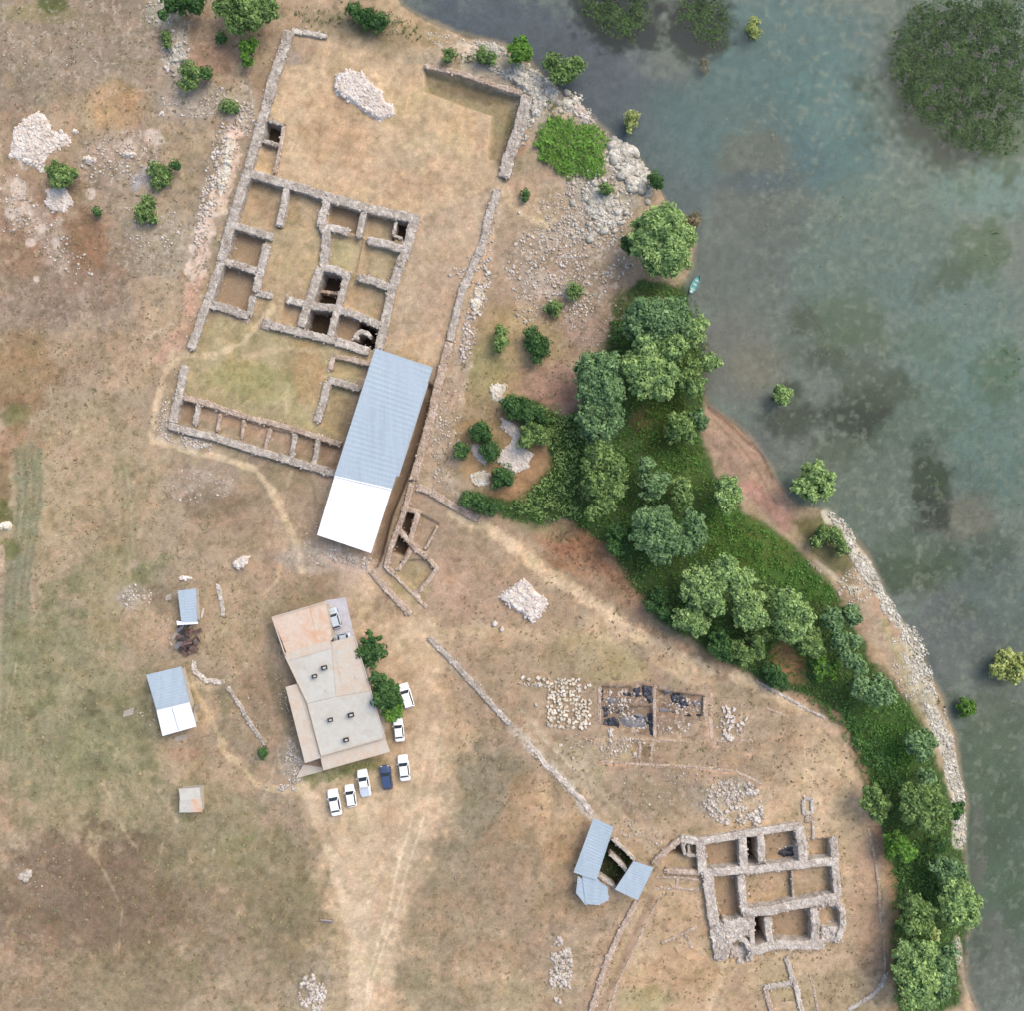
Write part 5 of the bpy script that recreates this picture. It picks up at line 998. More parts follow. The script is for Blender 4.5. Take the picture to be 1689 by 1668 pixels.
wall('pit_wall', [(1006, 1409), (1022, 1424), (1033, 1437)], 6, .3, mat='stone_pale', label='pale cross wall dividing the open green pit between the corrugated roofs')
wall('pit_wall', [(1010, 1384), (1030, 1402), (1048, 1420)], 6, .5, mat='stone_pale', label='pale wall along the upper edge of the open green pit')
wall('pit_wall', [(984, 1444), (1000, 1455), (1014, 1464)], 5, .3, mat='stone_pale', label='pale wall along the lower edge of the open green pit')
# plastic sheets in the dig
def sheet(pts, mat, label, name='plastic_sheet', h=.16):
    slab_like = slab_rock(name, pts, h, mat, label, 'sheet', rough=.2); return slab_like
sheet([(1104, 1146), (1124, 1144), (1134, 1154), (1138, 1166), (1124, 1170), (1108, 1160)], 'plastic', 'crumpled black plastic sheet at the top of the right-hand trench')
sheet([(1108, 1175), (1130, 1177), (1158, 1178), (1160, 1183), (1130, 1184), (1106, 1180)], 'plastic', 'long narrow black sheet strip along the bottom of the right-hand trench')
sheet([(994, 1188), (1014, 1184), (1024, 1194), (1022, 1204), (1002, 1200), (992, 1196)], 'plastic', 'black plastic sheet at the lower left corner of the left trench')
sheet([(1058, 1130), (1076, 1132), (1077, 1160), (1070, 1162), (1060, 1146)], 'plastic', 'dark sheet hanging at the upper right corner of the left trench')
sheet([(1068, 1178), (1079, 1178), (1080, 1214), (1072, 1214)], 'plastic', 'tall narrow black sheet along the middle dig partition')
sheet([(1020, 1184), (1052, 1178), (1070, 1184), (1068, 1208), (1044, 1204), (1024, 1200)], 'greyplastic', 'grey ground sheet in the lower middle of the left trench')
sheet([(990, 1138), (996, 1138), (997, 1158), (991, 1158)], 'plastic', 'small black strip beside the left dig partition')
sheet([(1010, 1173), (1030, 1175), (1050, 1172), (1048, 1178), (1020, 1180), (1004, 1178)], 'plastic', 'thin wavy black strip across the left trench')
sheet([(1026, 1144), (1040, 1144), (1042, 1150), (1030, 1152)], 'plastic', 'tiny black scrap in the middle of the left trench')
sheet([(1284, 1412), (1296, 1402), (1312, 1400), (1314, 1416), (1296, 1420)], 'plastic', 'black rubble-covered sheet in the square room of the thick-walled ruin')
scatter('dig_stones', [(1030, 1160, 36, 26, 0, 130, .1, .4), (1050, 1195, 26, 14, 0, 70, .1, .36), (1130, 1165, 30, 16, 0, 70, .1, .34), (1300, 1408, 14, 9, 0, 50, .08, .26), (1007, 1210, 6, 8, 0, 10, .2, .5)], 'stones lying in the black-sheeted dig trenches', 'stones')
sheet([(1092, 1138), (1104, 1136), (1106, 1146), (1098, 1150)], 'greyplastic', 'small grey rag at the upper left of the right-hand trench')
sheet([(1040, 1184), (1048, 1180), (1066, 1184), (1072, 1196), (1066, 1198), (1060, 1188), (1046, 1190)], 'plastic', 'arched black sheet band on the grey ground sheet')
sheet([(1140, 1158), (1156, 1156), (1160, 1164), (1146, 1168)], 'greyplastic', 'grey crumpled rag at the right of the right-hand trench')
sheet([(1000, 1150), (1016, 1146), (1022, 1156), (1010, 1164), (1000, 1160)], 'greyplastic', 'grey rag in the upper left of the left trench')
sheet([(1042, 1136), (1056, 1134), (1058, 1150), (1048, 1152)], 'plastic', 'black scrap hanging at the upper edge of the left trench')
sheet([(992, 1166), (1002, 1164), (1004, 1184), (994, 1186)], 'plastic', 'upright black strip at the lower left of the left trench')
sheet([(1086, 1168), (1104, 1170), (1104, 1178), (1088, 1178)], 'greyplastic', 'grey rag at the lower left of the right-hand trench')
def plank(px, py, L, W_, rz, mat, label):
    x, y = at(px, py); z = gzp(px, py); m_ = MB()
    for q in range(3): m_.box((x + q * .05, y + (q - 1) * W_ * .36, z + .06 + .05 * (q % 2)), (L, W_ * .3, .08), rz + .03 * q)
    tag(m_.build('plank_stack', MAT[mat]), label, 'planks')
plank(212, 1176, 1.8, 1.0, .3, 'wood', 'pale little stack of boards left of the small gabled shed')
plank(334, 1012, 1.0, .9, 1.2, 'concrete', 'pale small stack right of the narrow hut, under the path')
plank(289, 1048, 1.6, .8, 1.0, 'wood', 'pale stack of boards left of the rusty scrap heap')
plank(278, 986, 1.0, .9, .2, 'wood', 'small square stack left of the narrow hut')
plank(298, 1218, 2.0, .8, .2, 'wood', 'pale boards lying directly below the small gabled shed')
# bench-like trough in the field
r = empty('bench', (*at(540, 1518), gzp(540, 1518)), 'small dark bench standing alone in the field near the track', 'bench')
x, y = at(540, 1518); z = gzp(540, 1518)
m_ = MB(); m_.box((x, y, z + .45), (2.0, .45, .08), -.1); m_.build('seat', MAT['greyplastic'], r); m_ = MB(); m_.box((x, y + .28, z + .75), (2.0, .06, .4), -.1); m_.build('backrest', MAT['wood'], r)
for s_ in (-.85, .85): m_ = MB(); m_.box((x + s_, y - s_ * .1, z + .2), (.08, .4, .46), -.1); m_.build('leg', MAT['dark'], r)
# rowing boat
r = empty('rowing_boat', (*at(1147, 468), WATER_Z), 'narrow turquoise rowing boat floating by the shore below the big round tree', 'boat', rz=math.radians(-28))
L = 1.75; V = []; NS = 13
for i in range(NS):
    t_ = -1 + 2 * i / (NS - 1); hw = .55 * (1 - abs(t_) ** 2.6) + .03; if_ = .12 * t_ * t_
    for (u, z) in ((-1, .32 + if_), (-.9, .02), (-.45, -.14), (.45, -.14), (.9, .02), (1, .32 + if_), (.86, .32 + if_), (.72, .05), (-.72, .05), (-.86, .32 + if_)): V.append((u * hw, t_ * L, z))
F = []
for i in range(NS - 1):
    for j in range(10): F.append((i * 10 + j, i * 10 + (j + 1) % 10, (i + 1) * 10 + (j + 1) % 10, (i + 1) * 10 + j))
F += [tuple(range(10)), tuple((NS - 1) * 10 + k for k in range(9, -1, -1))]
mobj('hull', V, [f[::-1] for f in F], MAT['turquoise'], r, local=True)
for yy in (-.8, 0, .75): m_ = MB(); m_.box((0, yy, .22), (.7, .2, .04)); m_.build('seat', MAT['boat_in'], r, local=True)
m_ = MB(); m_.box((0, 0, .1), (.5, 2.3, .04)); m_.build('floor_board', MAT['turquoise'], r, local=True)
m_ = MB(); m_.box((0, -1.25, .3), (.5, .5, .06), 0, .8); m_.build('bow_deck', MAT['boat_in'], r, local=True)

# ---------------------------------------------------------------- cars (front towards +Y before turning)
def make_car(px, py, deg, L, W_, paint, label, kind='saloon', z0=None, dirty=None):
    z = gzp(px, py) if z0 is None else z0; x, y = at(px, py, z + .8)
    r = empty('parked_car', (x, y, z), label, 'car', 'white and blue cars parked around the house', rz=math.radians(deg))
    hw = W_ / 2; hl = L / 2; P = MAT[paint]
    st = [(-1, .80, .62), (-.96, .90, .82), (-.8, .98, .92), (-.5, 1, .93), (0, 1, .92), (.4, 1, .93), (.62, .99, .88), (.85, .94, .80), (.96, .84, .70), (1, .70, .58)]
    V = []
    for t_, k, h in st:
        w2 = hw * k
        for u, zz in ((-1, .28), (-1.0, .55), (-.97, h - .12), (-.82, h), (-.4, h + .04), (.4, h + .04), (.82, h), (.97, h - .12), (1.0, .55), (1, .28)): V.append((u * w2, t_ * hl, zz))
    F = [(i * 10 + j, i * 10 + (j + 1) % 10, (i + 1) * 10 + (j + 1) % 10, (i + 1) * 10 + j) for i in range(len(st) - 1) for j in range(10)] + [tuple(range(10)), tuple((len(st) - 1) * 10 + k for k in range(9, -1, -1))]
    mobj('body', V, [f[::-1] for f in F], P, r, local=True, smooth=False)
    ws, rt, rb, re = {'saloon': (.42, .20, -.50, -.70), 'wagon': (.46, .24, -.84, -.93), 'pickup': (.46, .22, -.20, -.28), 'hatch': (.44, .20, -.72, -.88)}[kind]
    ws, rt, rb, re = ws * hl, rt * hl, rb * hl, re * hl; zb, zt = .93, 1.42; wb, wt = hw * .90, hw * .72
    def quad(name, pts, mat, th=.02):
        c = sum((Vector(p) for p in pts), Vector()) / 4; n = (Vector(pts[1]) - Vector(pts[0])).cross(Vector(pts[3]) - Vector(pts[0])).normalized()
        V_ = [Vector(p) + n * th for p in pts] + [Vector(p) - n * .03 for p in pts]
        mobj(name, [v[:] for v in V_], [(0, 1, 2, 3), (7, 6, 5, 4), (0, 4, 5, 1), (1, 5, 6, 2), (2, 6, 7, 3), (3, 7, 4, 0)], MAT[mat] if isinstance(mat, str) else mat, r, local=True)
    m_ = MB(); m_.add([(-wb, re, zb), (wb, re, zb), (wb, ws, zb), (-wb, ws, zb), (-wt, rb, zt), (wt, rb, zt), (wt, rt, zt), (-wt, rt, zt)], [(0, 1, 5, 4), (1, 2, 6, 5), (2, 3, 7, 6), (3, 0, 4, 7), (4, 5, 6, 7)]); m_.build('cabin', P, r, local=True)
    def ins(a_, b_, c_, d_, k=.88):
        c = (Vector(a_) + Vector(b_) + Vector(c_) + Vector(d_)) / 4; return [(c + (Vector(p) - c) * k)[:] for p in (a_, b_, c_, d_)]
    quad('windshield', ins((-wb, ws, zb), (-wt, rt, zt), (wt, rt, zt), (wb, ws, zb), .93)[::-1], 'glass', .012)
    quad('rear_window', ins((wb, re, zb), (wt, rb, zt), (-wt, rb, zt), (-wb, re, zb))[::-1], 'glass', .012)
    quad('side_window', ins((wb, ws, zb), (wt, rt, zt), (wt, rb, zt), (wb, re, zb), .86)[::-1], 'glass', .012); quad('side_window', ins((-wb, re, zb), (-wt, rb, zt), (-wt, rt, zt), (-wb, ws, zb), .86)[::-1], 'glass', .012)
    m_ = MB(); m_.box((0, (rt + rb) / 2, zt + .02), (wt * 2.02, (rt - rb) * 1.02, .07), 0, .90); m_.build('roof', P, r, local=True)
    m_ = MB(); m_.box((0, .70 * hl, .905), (hw * 1.2, .03, .012)); m_.build('bonnet_seam', MAT['dark'], r, local=True)
    if kind == 'pickup': m_ = MB(); m_.box((0, -.63 * hl, .975), (hw * 1.5, hl * .62, .03)); m_.build('cargo_bed', MAT['silver_paint'], r, local=True)
    for sx in (-1, 1):
        m_ = MB(); m_.box((sx * hw * .62, hl * .945, .66), (hw * .36, .12, .16)); m_.build('headlight', MAT['lamp'], r, local=True)
        m_ = MB(); m_.box((sx * hw * .70, -hl * .965, .72), (hw * .3, .08, .16)); m_.build('tail_light', MAT['red_lens'], r, local=True)
        m_ = MB(); m_.box((sx * (hw + .07), ws * .86, .98), (.16, .12, .12)); m_.build('mirror', P, r, local=True)
        for sy in (-.6, .62):
            m_ = MB(); m_.cyl((sx * (hw - .19), sy * hl, .31), (sx * (hw + .005), sy * hl, .31), .31, n=16); wh = m_.build('wheel', MAT['rubber'], r, local=True)
            m_ = MB(); m_.cyl((sx * (hw + .002), sy * hl, .31), (sx * (hw + .015), sy * hl, .31), .19, n=12); m_.build('rim', MAT['chrome'], wh, local=True)
    return r
make_car(551.5, 1325, 11, 4.4, 1.85, 'white_paint', 'white saloon parked at the left end of the row below the house')
make_car(578, 1314, 9, 3.75, 1.65, 'white_paint', 'small white car second from the left in the row below the house', 'hatch')
make_car(600, 1293, 10, 4.5, 1.8, 'white_paint', 'white pick-up with a grey load bed between the small white car and the blue car', 'pickup')
make_car(637, 1284, 8, 4.0, 1.75, 'blue_paint', 'dark blue car in the row below the house, the only blue one', 'hatch')
make_car(666, 1268, 7, 4.3, 1.8, 'white_paint', 'white saloon at the right end of the row, right of the blue car')
make_car(670, 1149, 17, 4.2, 1.75, 'white_paint', 'white estate car standing slanted beside the bright green tree', 'wagon')
make_car(657.5, 1205, 6, 3.9, 1.65, 'white_paint', 'white car with its front under the bright green tree by the house', 'saloon')
make_car(552, 1021, 16, 3.5, 1.5, 'silver_paint', 'pale silver car on the concrete yard at the upper end of the house', 'hatch', .22)
make_car(564, 1054, 100, 3.0, 1.6, 'silver_paint', 'pale bluish car mostly hidden under the edge of the house roof', 'saloon', .22)

# ---------------------------------------------------------------- foliage
def leaves(P, Nrm, size, jit=0.42):
    """leaf-clump quads at P facing Nrm"""
    n = len(P); D = Nrm + rng.normal(0, jit, (n, 3)); D /= np.linalg.norm(D, axis=1)[:, None] + 1e-9
    A = np.cross(D, rng.normal(0, 1, (n, 3))); A /= np.linalg.norm(A, axis=1)[:, None] + 1e-9; B = np.cross(D, A)
    s = size * (rng.uniform(.45, 1.0, n) + .7 * rng.uniform(0, 1, n) ** 4)[:, None]; A = A * s; B = B * s * rng.uniform(.55, .9, (n, 1))
    V = np.stack([P - A, P - B * .8 + A * .1, P + A, P + B * .8 - A * .1], 1) + rng.normal(0, size * .12, (n, 4, 3))
    return V.reshape(-1, 3), np.arange(n * 4).reshape(n, 4)
def sphere_pts(n, up=-0.35):
    z = rng.uniform(up, 1, n); t_ = rng.uniform(0, 2 * math.pi, n); r_ = np.sqrt(1 - z * z); return np.stack([r_ * np.cos(t_), r_ * np.sin(t_), z], 1)
def crown_mesh(lobes, leaf=0.26, dens=9.0):
    """lobes: (x,y,z,r) world. sub-clumps on every lobe, leaf quads on every sub-clump"""
    VV = []; FF = []; TT = []; off = 0; allsub = []
    for (x, y, z, r_) in lobes:
        ns = max(6, int(9 * r_ ** 1.2)); d = sphere_pts(ns, -.15); sr = r_ * rng.uniform(.28, .46, ns) ; c_ = np.array([x, y, z]) + d * (r_ * rng.uniform(.62, .88, ns))[:, None] * np.array([1, 1, .9])
        c_ = np.concatenate([c_, [[x, y, z + r_ * .25]]]); sr = np.append(sr, r_ * .62)
        for cc, s_ in zip(c_, sr): allsub.append((cc, s_))
    for cc, s_ in allsub:
        n = int(4 * math.pi * s_ * s_ * dens * .62) + 6; d = sphere_pts(n, -.3); P = cc + d * (s_ * rng.uniform(.82, 1.06, n))[:, None]
        V, F_ = leaves(P, d, leaf); VV.append(V); FF.append(F_ + off); off += len(V); base = rng.uniform(.15, .75); TT.append(np.clip(base + .28 * d[:, 2] * 0 + rng.normal(0, .16, n), 0, 1))
    return np.concatenate(VV), np.concatenate(FF), np.concatenate(TT)
def core_mesh(lobes, k=.72):
    VV = []; FF = []
    for i, (x, y, z, r_) in enumerate(lobes): VV.append(IV2 * r_ * k * rng.uniform(.9, 1.1, (len(IV2), 1)) + np.array([x, y, z - .05 * r_])); FF.append(IF2 + i * len(IV2))
    return np.concatenate(VV), np.concatenate(FF)
def tree(lobes_px, hgt, mat, label, name='broadleaf_tree', cat='tree', group=None, leaf=.27, dens=9, base=None):
    """lobes_px: (px, py, r_px[, dz]); hgt = height of the crown centres above the ground"""
    ax = sum(l[0] * l[2] for l in lobes_px) / sum(l[2] for l in lobes_px); ay = sum(l[1] * l[2] for l in lobes_px) / sum(l[2] for l in lobes_px)
    zg = gzp(ax, ay); bx, by = at(ax, ay, hgt); L = []
    for l in lobes_px:
        z = zg + hgt + (l[3] if len(l) > 3 else random.uniform(-.4, .4) * min(1, hgt / 3)); x, y = at(l[0], l[1], z); r_ = l[2] * M * 1.29
        if r_ > 1.9:      # break a large lobe into a mass of smaller ones
            L.append((x, y, z, r_ * .66)); k = int(3 + r_ * 1.5); a0 = random.uniform(0, 6)
            for q in range(k): a_ = a0 + 2 * math.pi * q / k; rr = r_ * random.uniform(.30, .44); L.append((x + math.cos(a_) * (r_ - rr) * random.uniform(.85, 1.05), y + math.sin(a_) * (r_ - rr) * random.uniform(.85, 1.05), z + random.uniform(-.35, .15) * r_, rr))
            for q in range(int(r_ * .9)): a_ = random.uniform(0, 6.3); rr = r_ * random.uniform(.26, .36); L.append((x + math.cos(a_) * r_ * .35, y + math.sin(a_) * r_ * .35, z + r_ * random.uniform(.3, .5), rr))
        else: L.append((x, y, z, r_ * .9))
    r = empty(name, (bx, by, zg), label, cat, group)
    V, F_, T_ = crown_mesh(L, leaf, dens); mobj('crown', V, F_, MAT[mat], r, T_)
    V, F_ = core_mesh(L); mobj('inner_foliage', V, F_, MAT['core'], r, smooth=True)
    m_ = MB(); th = max(.06, .05 * hgt); m_.cyl((bx, by, zg - .5), (bx, by, zg + hgt * .7), th, th * .6, 9)
    for l in L[:: max(1, len(L) // 6)]: m_.cyl((bx, by, zg + hgt * .55), (l[0], l[1], l[2] - l[3] * .3), th * .5, th * .2, 6)
    m_.build('trunk', MAT['bark'], r); return r
TREES = [
 ([(1092, 378, 34), (1108, 415, 30), (1065, 398, 24), (1075, 372, 24), (1120, 392, 24), (1085, 430, 22), (1105, 440, 16)], 5.5, 'leaf_pale', 'large round pale green tree at the water edge above the turquoise boat'),
 ([(1040, 403, 15)], 3, 'leaf_dark', 'small dark bush tucked against the left side of the large lakeside tree'),
 ([(1143, 364, 13)], 2.5, 'leaf_dry', 'greyish dry shrub at the water touching the large round tree'),
 ([(1062, 518, 26), (1085, 525, 30), (1048, 540, 18), (1080, 548, 22)], 6.5, 'leaf_blue', 'broad bluish green crown forming the top of the wood beside the shore'),
 ([(1113, 510, 20), (1122, 535, 17)], 6, 'leaf_blue', 'middle sized crown between the broad top crown and the lakeside crown'),
 ([(1140, 545, 19), (1153, 538, 14), (1148, 558, 14)], 5, 'leaf_pale', 'pale crown leaning out over the water right of the wood top'),
 ([(1068, 572, 24), (1111, 573, 19), (1045, 605, 22), (1075, 605, 24), (1060, 630, 20), (1088, 635, 22), (1105, 615, 14)], 6.5, 'leaf_pale', 'largest light green cauliflower shaped crown in the middle of the wood'),
 ([(978, 612, 26), (1000, 605, 24), (972, 640, 20), (1002, 642, 24), (988, 628, 24)], 6, 'leaf_blue', 'bluish dark crown at the left edge of the wood beside the reddish bare ground'),
 ([(972, 685, 20), (1000, 680, 24), (985, 705, 24), (1005, 700, 18)], 5.5, 'leaf_blue', 'bluish crown directly below the left-edge crown of the wood'),
 ([(1128, 620, 20), (1145, 632, 18), (1138, 605, 16)], 4.5, 'leaf_mid', 'olive green crown between the largest crown and the mud shore'),
 ([(1168, 597, 14), (1181, 598, 9)], 3, 'leaf_pale', 'small pale bush reaching over the water below the leaning crown'),
 ([(1120, 702, 20), (1132, 712, 17), (1110, 715, 13)], 4, 'leaf_mid', 'round green crown standing free on the dark grass near the mud bank'),
 ([(1150, 690, 15), (1156, 700, 10)], 3.5, 'leaf_blue', 'small bluish crown touching the free round crown on its right'),
 ([(992, 752, 22), (975, 770, 16), (1010, 778, 22), (985, 800, 22), (1015, 805, 17), (998, 830, 18), (978, 845, 12), (1015, 765, 14)], 5.5, 'leaf_mid', 'tall olive crown on the left of the lower wood above the rusty brush'),
 ([(1065, 768, 12), (1062, 785, 10)], 4, 'leaf_blue', 'little bluish crown above the cluster in the clearing'),
 ([(1078, 800, 19), (1092, 790, 12), (1070, 812, 12)], 4.5, 'leaf_blue', 'bluish crown left of the round olive crown in the clearing'),
 ([(1124, 802, 16), (1126, 822, 14)], 4.5, 'leaf_mid', 'rounded olive crown in the middle of the clearing group'),
 ([(1200, 804, 18), (1208, 818, 17), (1192, 822, 14), (1200, 835, 11)], 4.5, 'leaf_pale', 'isolated round pale crown beside the pink mud bank'),
 ([(1065, 858, 20), (1090, 870, 24), (1078, 892, 22), (1105, 890, 22), (1092, 915, 17), (1058, 885, 16), (1092, 848, 15)], 6.5, 'leaf_blue', 'broad bluish crown above the rusty brush at the lower wood'),
 ([(1145, 868, 18), (1150, 890, 15), (1130, 902, 16), (1138, 855, 13)], 6, 'leaf_blue', 'bluish crown joined to the right of the broad bluish crown'),
 ([(1022, 880, 18), (1030, 900, 15), (1012, 905, 12)], 3.5, 'leaf_dark', 'dark low crown on the left flank of the broad bluish crown'),
 ([(1150, 960, 22), (1168, 978, 24), (1140, 978, 17), (1180, 998, 16), (1162, 955, 18)], 6.5, 'leaf_pale', 'pale crown on the upper left of the big lower tree group'),
 ([(1195, 938, 20), (1212, 958, 22), (1188, 955, 20), (1230, 955, 16), (1220, 980, 16)], 6.5, 'leaf_pale', 'light green crown at the very top of the big lower tree group'),
 ([(1130, 1022, 17), (1150, 1030, 19), (1145, 1012, 15)], 5, 'leaf_pale', 'pale round crown at the lower left of the big lower tree group'),
 ([(1236, 1005, 22), (1250, 1020, 18), (1228, 1022, 15), (1243, 990, 14)], 6, 'leaf_pale', 'lobed pale crown in the centre of the big lower tree group'),
 ([(1265, 985, 17), (1276, 995, 14)], 5.5, 'leaf_mid', 'green crown joining the central and the right pale crowns'),
 ([(1300, 1000, 24), (1318, 1015, 20), (1295, 1025, 20), (1312, 1042, 18), (1328, 1030, 12), (1300, 1048, 12)], 6, 'leaf_pale', 'wide yellowish green crown above the small brown clearing'),
 ([(1337, 1052, 18), (1345, 1068, 14), (1328, 1065, 12)], 4, 'leaf_mid', 'mid green crown at the right of the small brown clearing'),
 ([(1352, 1095, 12), (1365, 1102, 13), (1350, 1112, 10), (1372, 1115, 8)], 3, 'leaf_bright', 'bright yellow green lobed bush below the small brown clearing'),
 ([(1372, 1020, 16), (1378, 1035, 10)], 5, 'leaf_blue', 'upper left crown of the double row near the stone shore'),
 ([(1400, 1010, 14), (1408, 1024, 11)], 5, 'leaf_blue', 'upper right crown of the double row near the stone shore'),
 ([(1386, 1057, 15), (1408, 1058, 11)], 5, 'leaf_blue', 'middle crown of the double row near the stone shore'),
 ([(1402, 1088, 15), (1415, 1098, 12), (1392, 1078, 10)], 5, 'leaf_blue', 'lower crown of the double row near the stone shore'),
 ([(1414, 1130, 14), (1420, 1145, 12)], 4.5, 'leaf_blue', 'left crown of the trio ending the double row'),
 ([(1436, 1140, 17), (1452, 1136, 18), (1462, 1148, 12), (1445, 1152, 13), (1448, 1122, 10)], 4.5, 'leaf_blue', 'wide right crown of the trio ending the double row'),
 ([(1512, 1226, 17), (1528, 1222, 16), (1520, 1242, 14), (1500, 1218, 11)], 4, 'leaf_blue', 'bluish crown beside the stone shore at the narrow grassy part'),
 ([(1526, 1282, 13)], 3, 'leaf_blue', 'small round bluish bush right below the grassy part'),
 ([(1508, 1318, 22), (1535, 1325, 24), (1556, 1342, 15), (1520, 1345, 20), (1540, 1360, 17), (1500, 1338, 14)], 5.5, 'leaf_mid', 'wide olive crown at the right edge of the wood beside the white shore bend'),
 ([(1578, 1335, 11), (1572, 1346, 9)], 3, 'leaf_dark', 'small dark bush hanging over the white shore bend'),
 ([(1438, 1310, 15), (1452, 1328, 17), (1445, 1345, 12), (1428, 1325, 10)], 3.5, 'leaf_mid', 'bushy olive crown on the left edge of the wood by the dry field'),
 ([(1478, 1390, 18), (1492, 1405, 14), (1470, 1405, 12)], 3, 'leaf_bright', 'bright green low crown below the wide olive crown'),
 ([(1550, 1395, 10)], 3, 'leaf_dark', 'tiny dark crown between the olive crown and the pale saplings'),
 ([(1548, 1430, 13), (1570, 1425, 14), (1582, 1440, 12), (1560, 1445, 12)], 4, 'leaf_blue', 'cluster of pale bluish saplings near the end of the white shore'),
 ([(1580, 1475, 22), (1602, 1490, 16), (1575, 1505, 20), (1598, 1515, 16), (1565, 1490, 16)], 5.5, 'leaf_pale', 'broad fresh green crown overhanging the water at the lower right'),
 ([(1508, 1495, 18), (1525, 1505, 16), (1505, 1520, 18), (1522, 1530, 14)], 5, 'leaf_mid', 'green crown left of the broad fresh green crown'),
 ([(1541, 1541, 9)], 5.5, 'leaf_yellow', 'small bright yellow green crown in the gap of the lower wood'),
 ([(1498, 1575, 20), (1525, 1572, 20), (1510, 1600, 24), (1490, 1605, 16), (1512, 1630, 22), (1535, 1615, 16), (1500, 1650, 14), (1528, 1648, 14)], 5.5, 'leaf_pale', 'largest crown at the bottom of the wood, spreading over the corner of the dry field'),
 ([(1552, 1580, 16), (1556, 1605, 18), (1550, 1632, 14), (1568, 1565, 10)], 5, 'leaf_blue', 'bluish green crown along the right of the bottom crown'),
 # in the water and on the upper shore
 ([(1342, 782, 19), (1325, 800, 15), (1362, 790, 15), (1360, 808, 15), (1340, 815, 15), (1312, 805, 10)], 4, 'leaf_pale', 'broad light green tree standing at the end of the pale stone spit'),
 ([(1284, 645, 11), (1295, 650, 12), (1288, 660, 10)], 2.5, 'leaf_pale', 'lone round shrub standing in the shallow water near the dark weed beds'),
 ([(1660, 1088, 16), (1645, 1105, 12), (1672, 1108, 17), (1682, 1092, 12)], 3, 'leaf_yellow', 'pale yellowish shrub in the water at the right edge'),
 ([(1594, 1168, 15)], 1.6, 'leaf_bright', 'low round green shrub in the water close to the stone shore'),
 ([(1242, 40, 10), (1242, 54, 12)], 1.5, 'leaf_yellow', 'small yellow shrub alone in the water near the top edge'),
 ([(1160, 106, 8), (1162, 118, 6)], .8, 'leaf_dry', 'faded drowned shrub in the water below the small dark weed bed'),
 ([(1042, 196, 12), (1038, 208, 9)], 2, 'leaf_yellow', 'small yellow green shrub at the water above the jagged white stones'),
 ([(858, 80, 17), (852, 92, 12), (868, 90, 11)], 3, 'leaf_bright', 'round bright bush on the upper shore left of its wider twin'),
 ([(912, 104, 14), (922, 122, 16), (938, 115, 14), (954, 105, 12), (935, 128, 11)], 3, 'leaf_mid', 'wide lobed bush growing over the water at the upper shore'),
 ([(1080, 294, 11), (1086, 304, 9)], 2, 'leaf_dark', 'dark shrub at the water edge just above the large round tree'),
 ([(1000, 312, 11)], 1, 'leaf_mid', 'small green cushion on the stony slope left of the white slab'),
 # near the house
 ([(612, 1060, 15), (605, 1078, 16), (622, 1075, 13), (612, 1092, 10)], 3.5, 'leaf_dark', 'dark tree at the right wall of the flat-roofed house, upper of two'),
 ([(632, 1132, 16), (642, 1150, 18), (628, 1158, 14), (650, 1140, 10), (622, 1118, 10)], 3.8, 'leaf_dark', 'larger dark tree at the right wall of the flat-roofed house by the estate car'),
 ([(650, 1166, 13), (643, 1178, 11), (655, 1180, 8)], 3.2, 'leaf_bright', 'bright green round tree touching the lower side of the dark tree by the parked cars'),
 ([(432, 1243, 9)], 1.5, 'leaf_dark', 'small dark bush at the end of the slanting stone wall'),
 # hillside
 ([(375, 5, 22), (410, 12, 24), (440, 15, 18), (395, 32, 20), (420, 35, 14), (388, 45, 12)], 4, 'leaf_mid', 'broad green tree at the top edge above the courtyard corner'),
 ([(300, 2, 18), (325, 6, 14), (282, 10, 12), (268, 26, 8)], 3, 'leaf_dark', 'low green thicket at the top edge left of the broad tree'),
 ([(312, 118, 14), (310, 136, 13), (322, 124, 10)], 2, 'leaf_mid', 'green bush beside the white rocks near the upper left'),
 ([(340, 122, 11)], 1.5, 'leaf_dark', 'small dark bush just right of the bush by the white rocks'),
 ([(410, 78, 12), (408, 98, 11), (418, 70, 8)], 2, 'leaf_bright', 'tall narrow green bush left of the enclosure corner'),
 ([(366, 62, 10)], 1.3, 'leaf_dark', 'tiny dark bush on the reddish earth above the narrow green bush'),
 ([(376, 176, 11), (388, 180, 8)], .8, 'leaf_mid', 'flat pale green cushion beside the west wall stones'),
 ([(95, 285, 17), (108, 290, 14), (98, 300, 11), (122, 288, 8)], 1.8, 'leaf_mid', 'round green shrub between the two white outcrops on the left'),
 ([(258, 280, 13), (265, 296, 14), (275, 285, 10)], .9, 'leaf_mid', 'low green cushion right of the grey rock on the hillside'),
 ([(291, 273, 9)], 1.5, 'leaf_dark', 'small dark round shrub at the right of the low green cushion'),
 ([(245, 335, 12), (240, 352, 14), (252, 362, 9)], .9, 'leaf_mid', 'irregular low green patch under the low cushion on the hillside'),
 ([(160, 349, 8)], 1, 'leaf_dark', 'tiny dark shrub alone above the brown hillside patch'),
 ([(605, 30, 17), (625, 38, 14), (585, 18, 12)], 1.6, 'leaf_dark', 'greyish green scrub behind the courtyard wall at the top'),
 ([(742, 88, 10), (738, 98, 7)], 1.4, 'leaf_mid', 'small bush in the rubble above the sunken strip, left one'),
 ([(795, 92, 12), (808, 98, 10)], 1.4, 'leaf_mid', 'small bush in the rubble above the sunken strip, right one'),
 ([(273, 62, 9), (276, 74, 7)], .8, 'leaf_mid', 'narrow green tuft on the left of the white rocks'),
 # between wall and wood
 ([(825, 548, 11), (826, 563, 11), (822, 575, 8)], 1.6, 'leaf_mid', 'left of the two upright bushes on the grassy slope east of the long wall'),
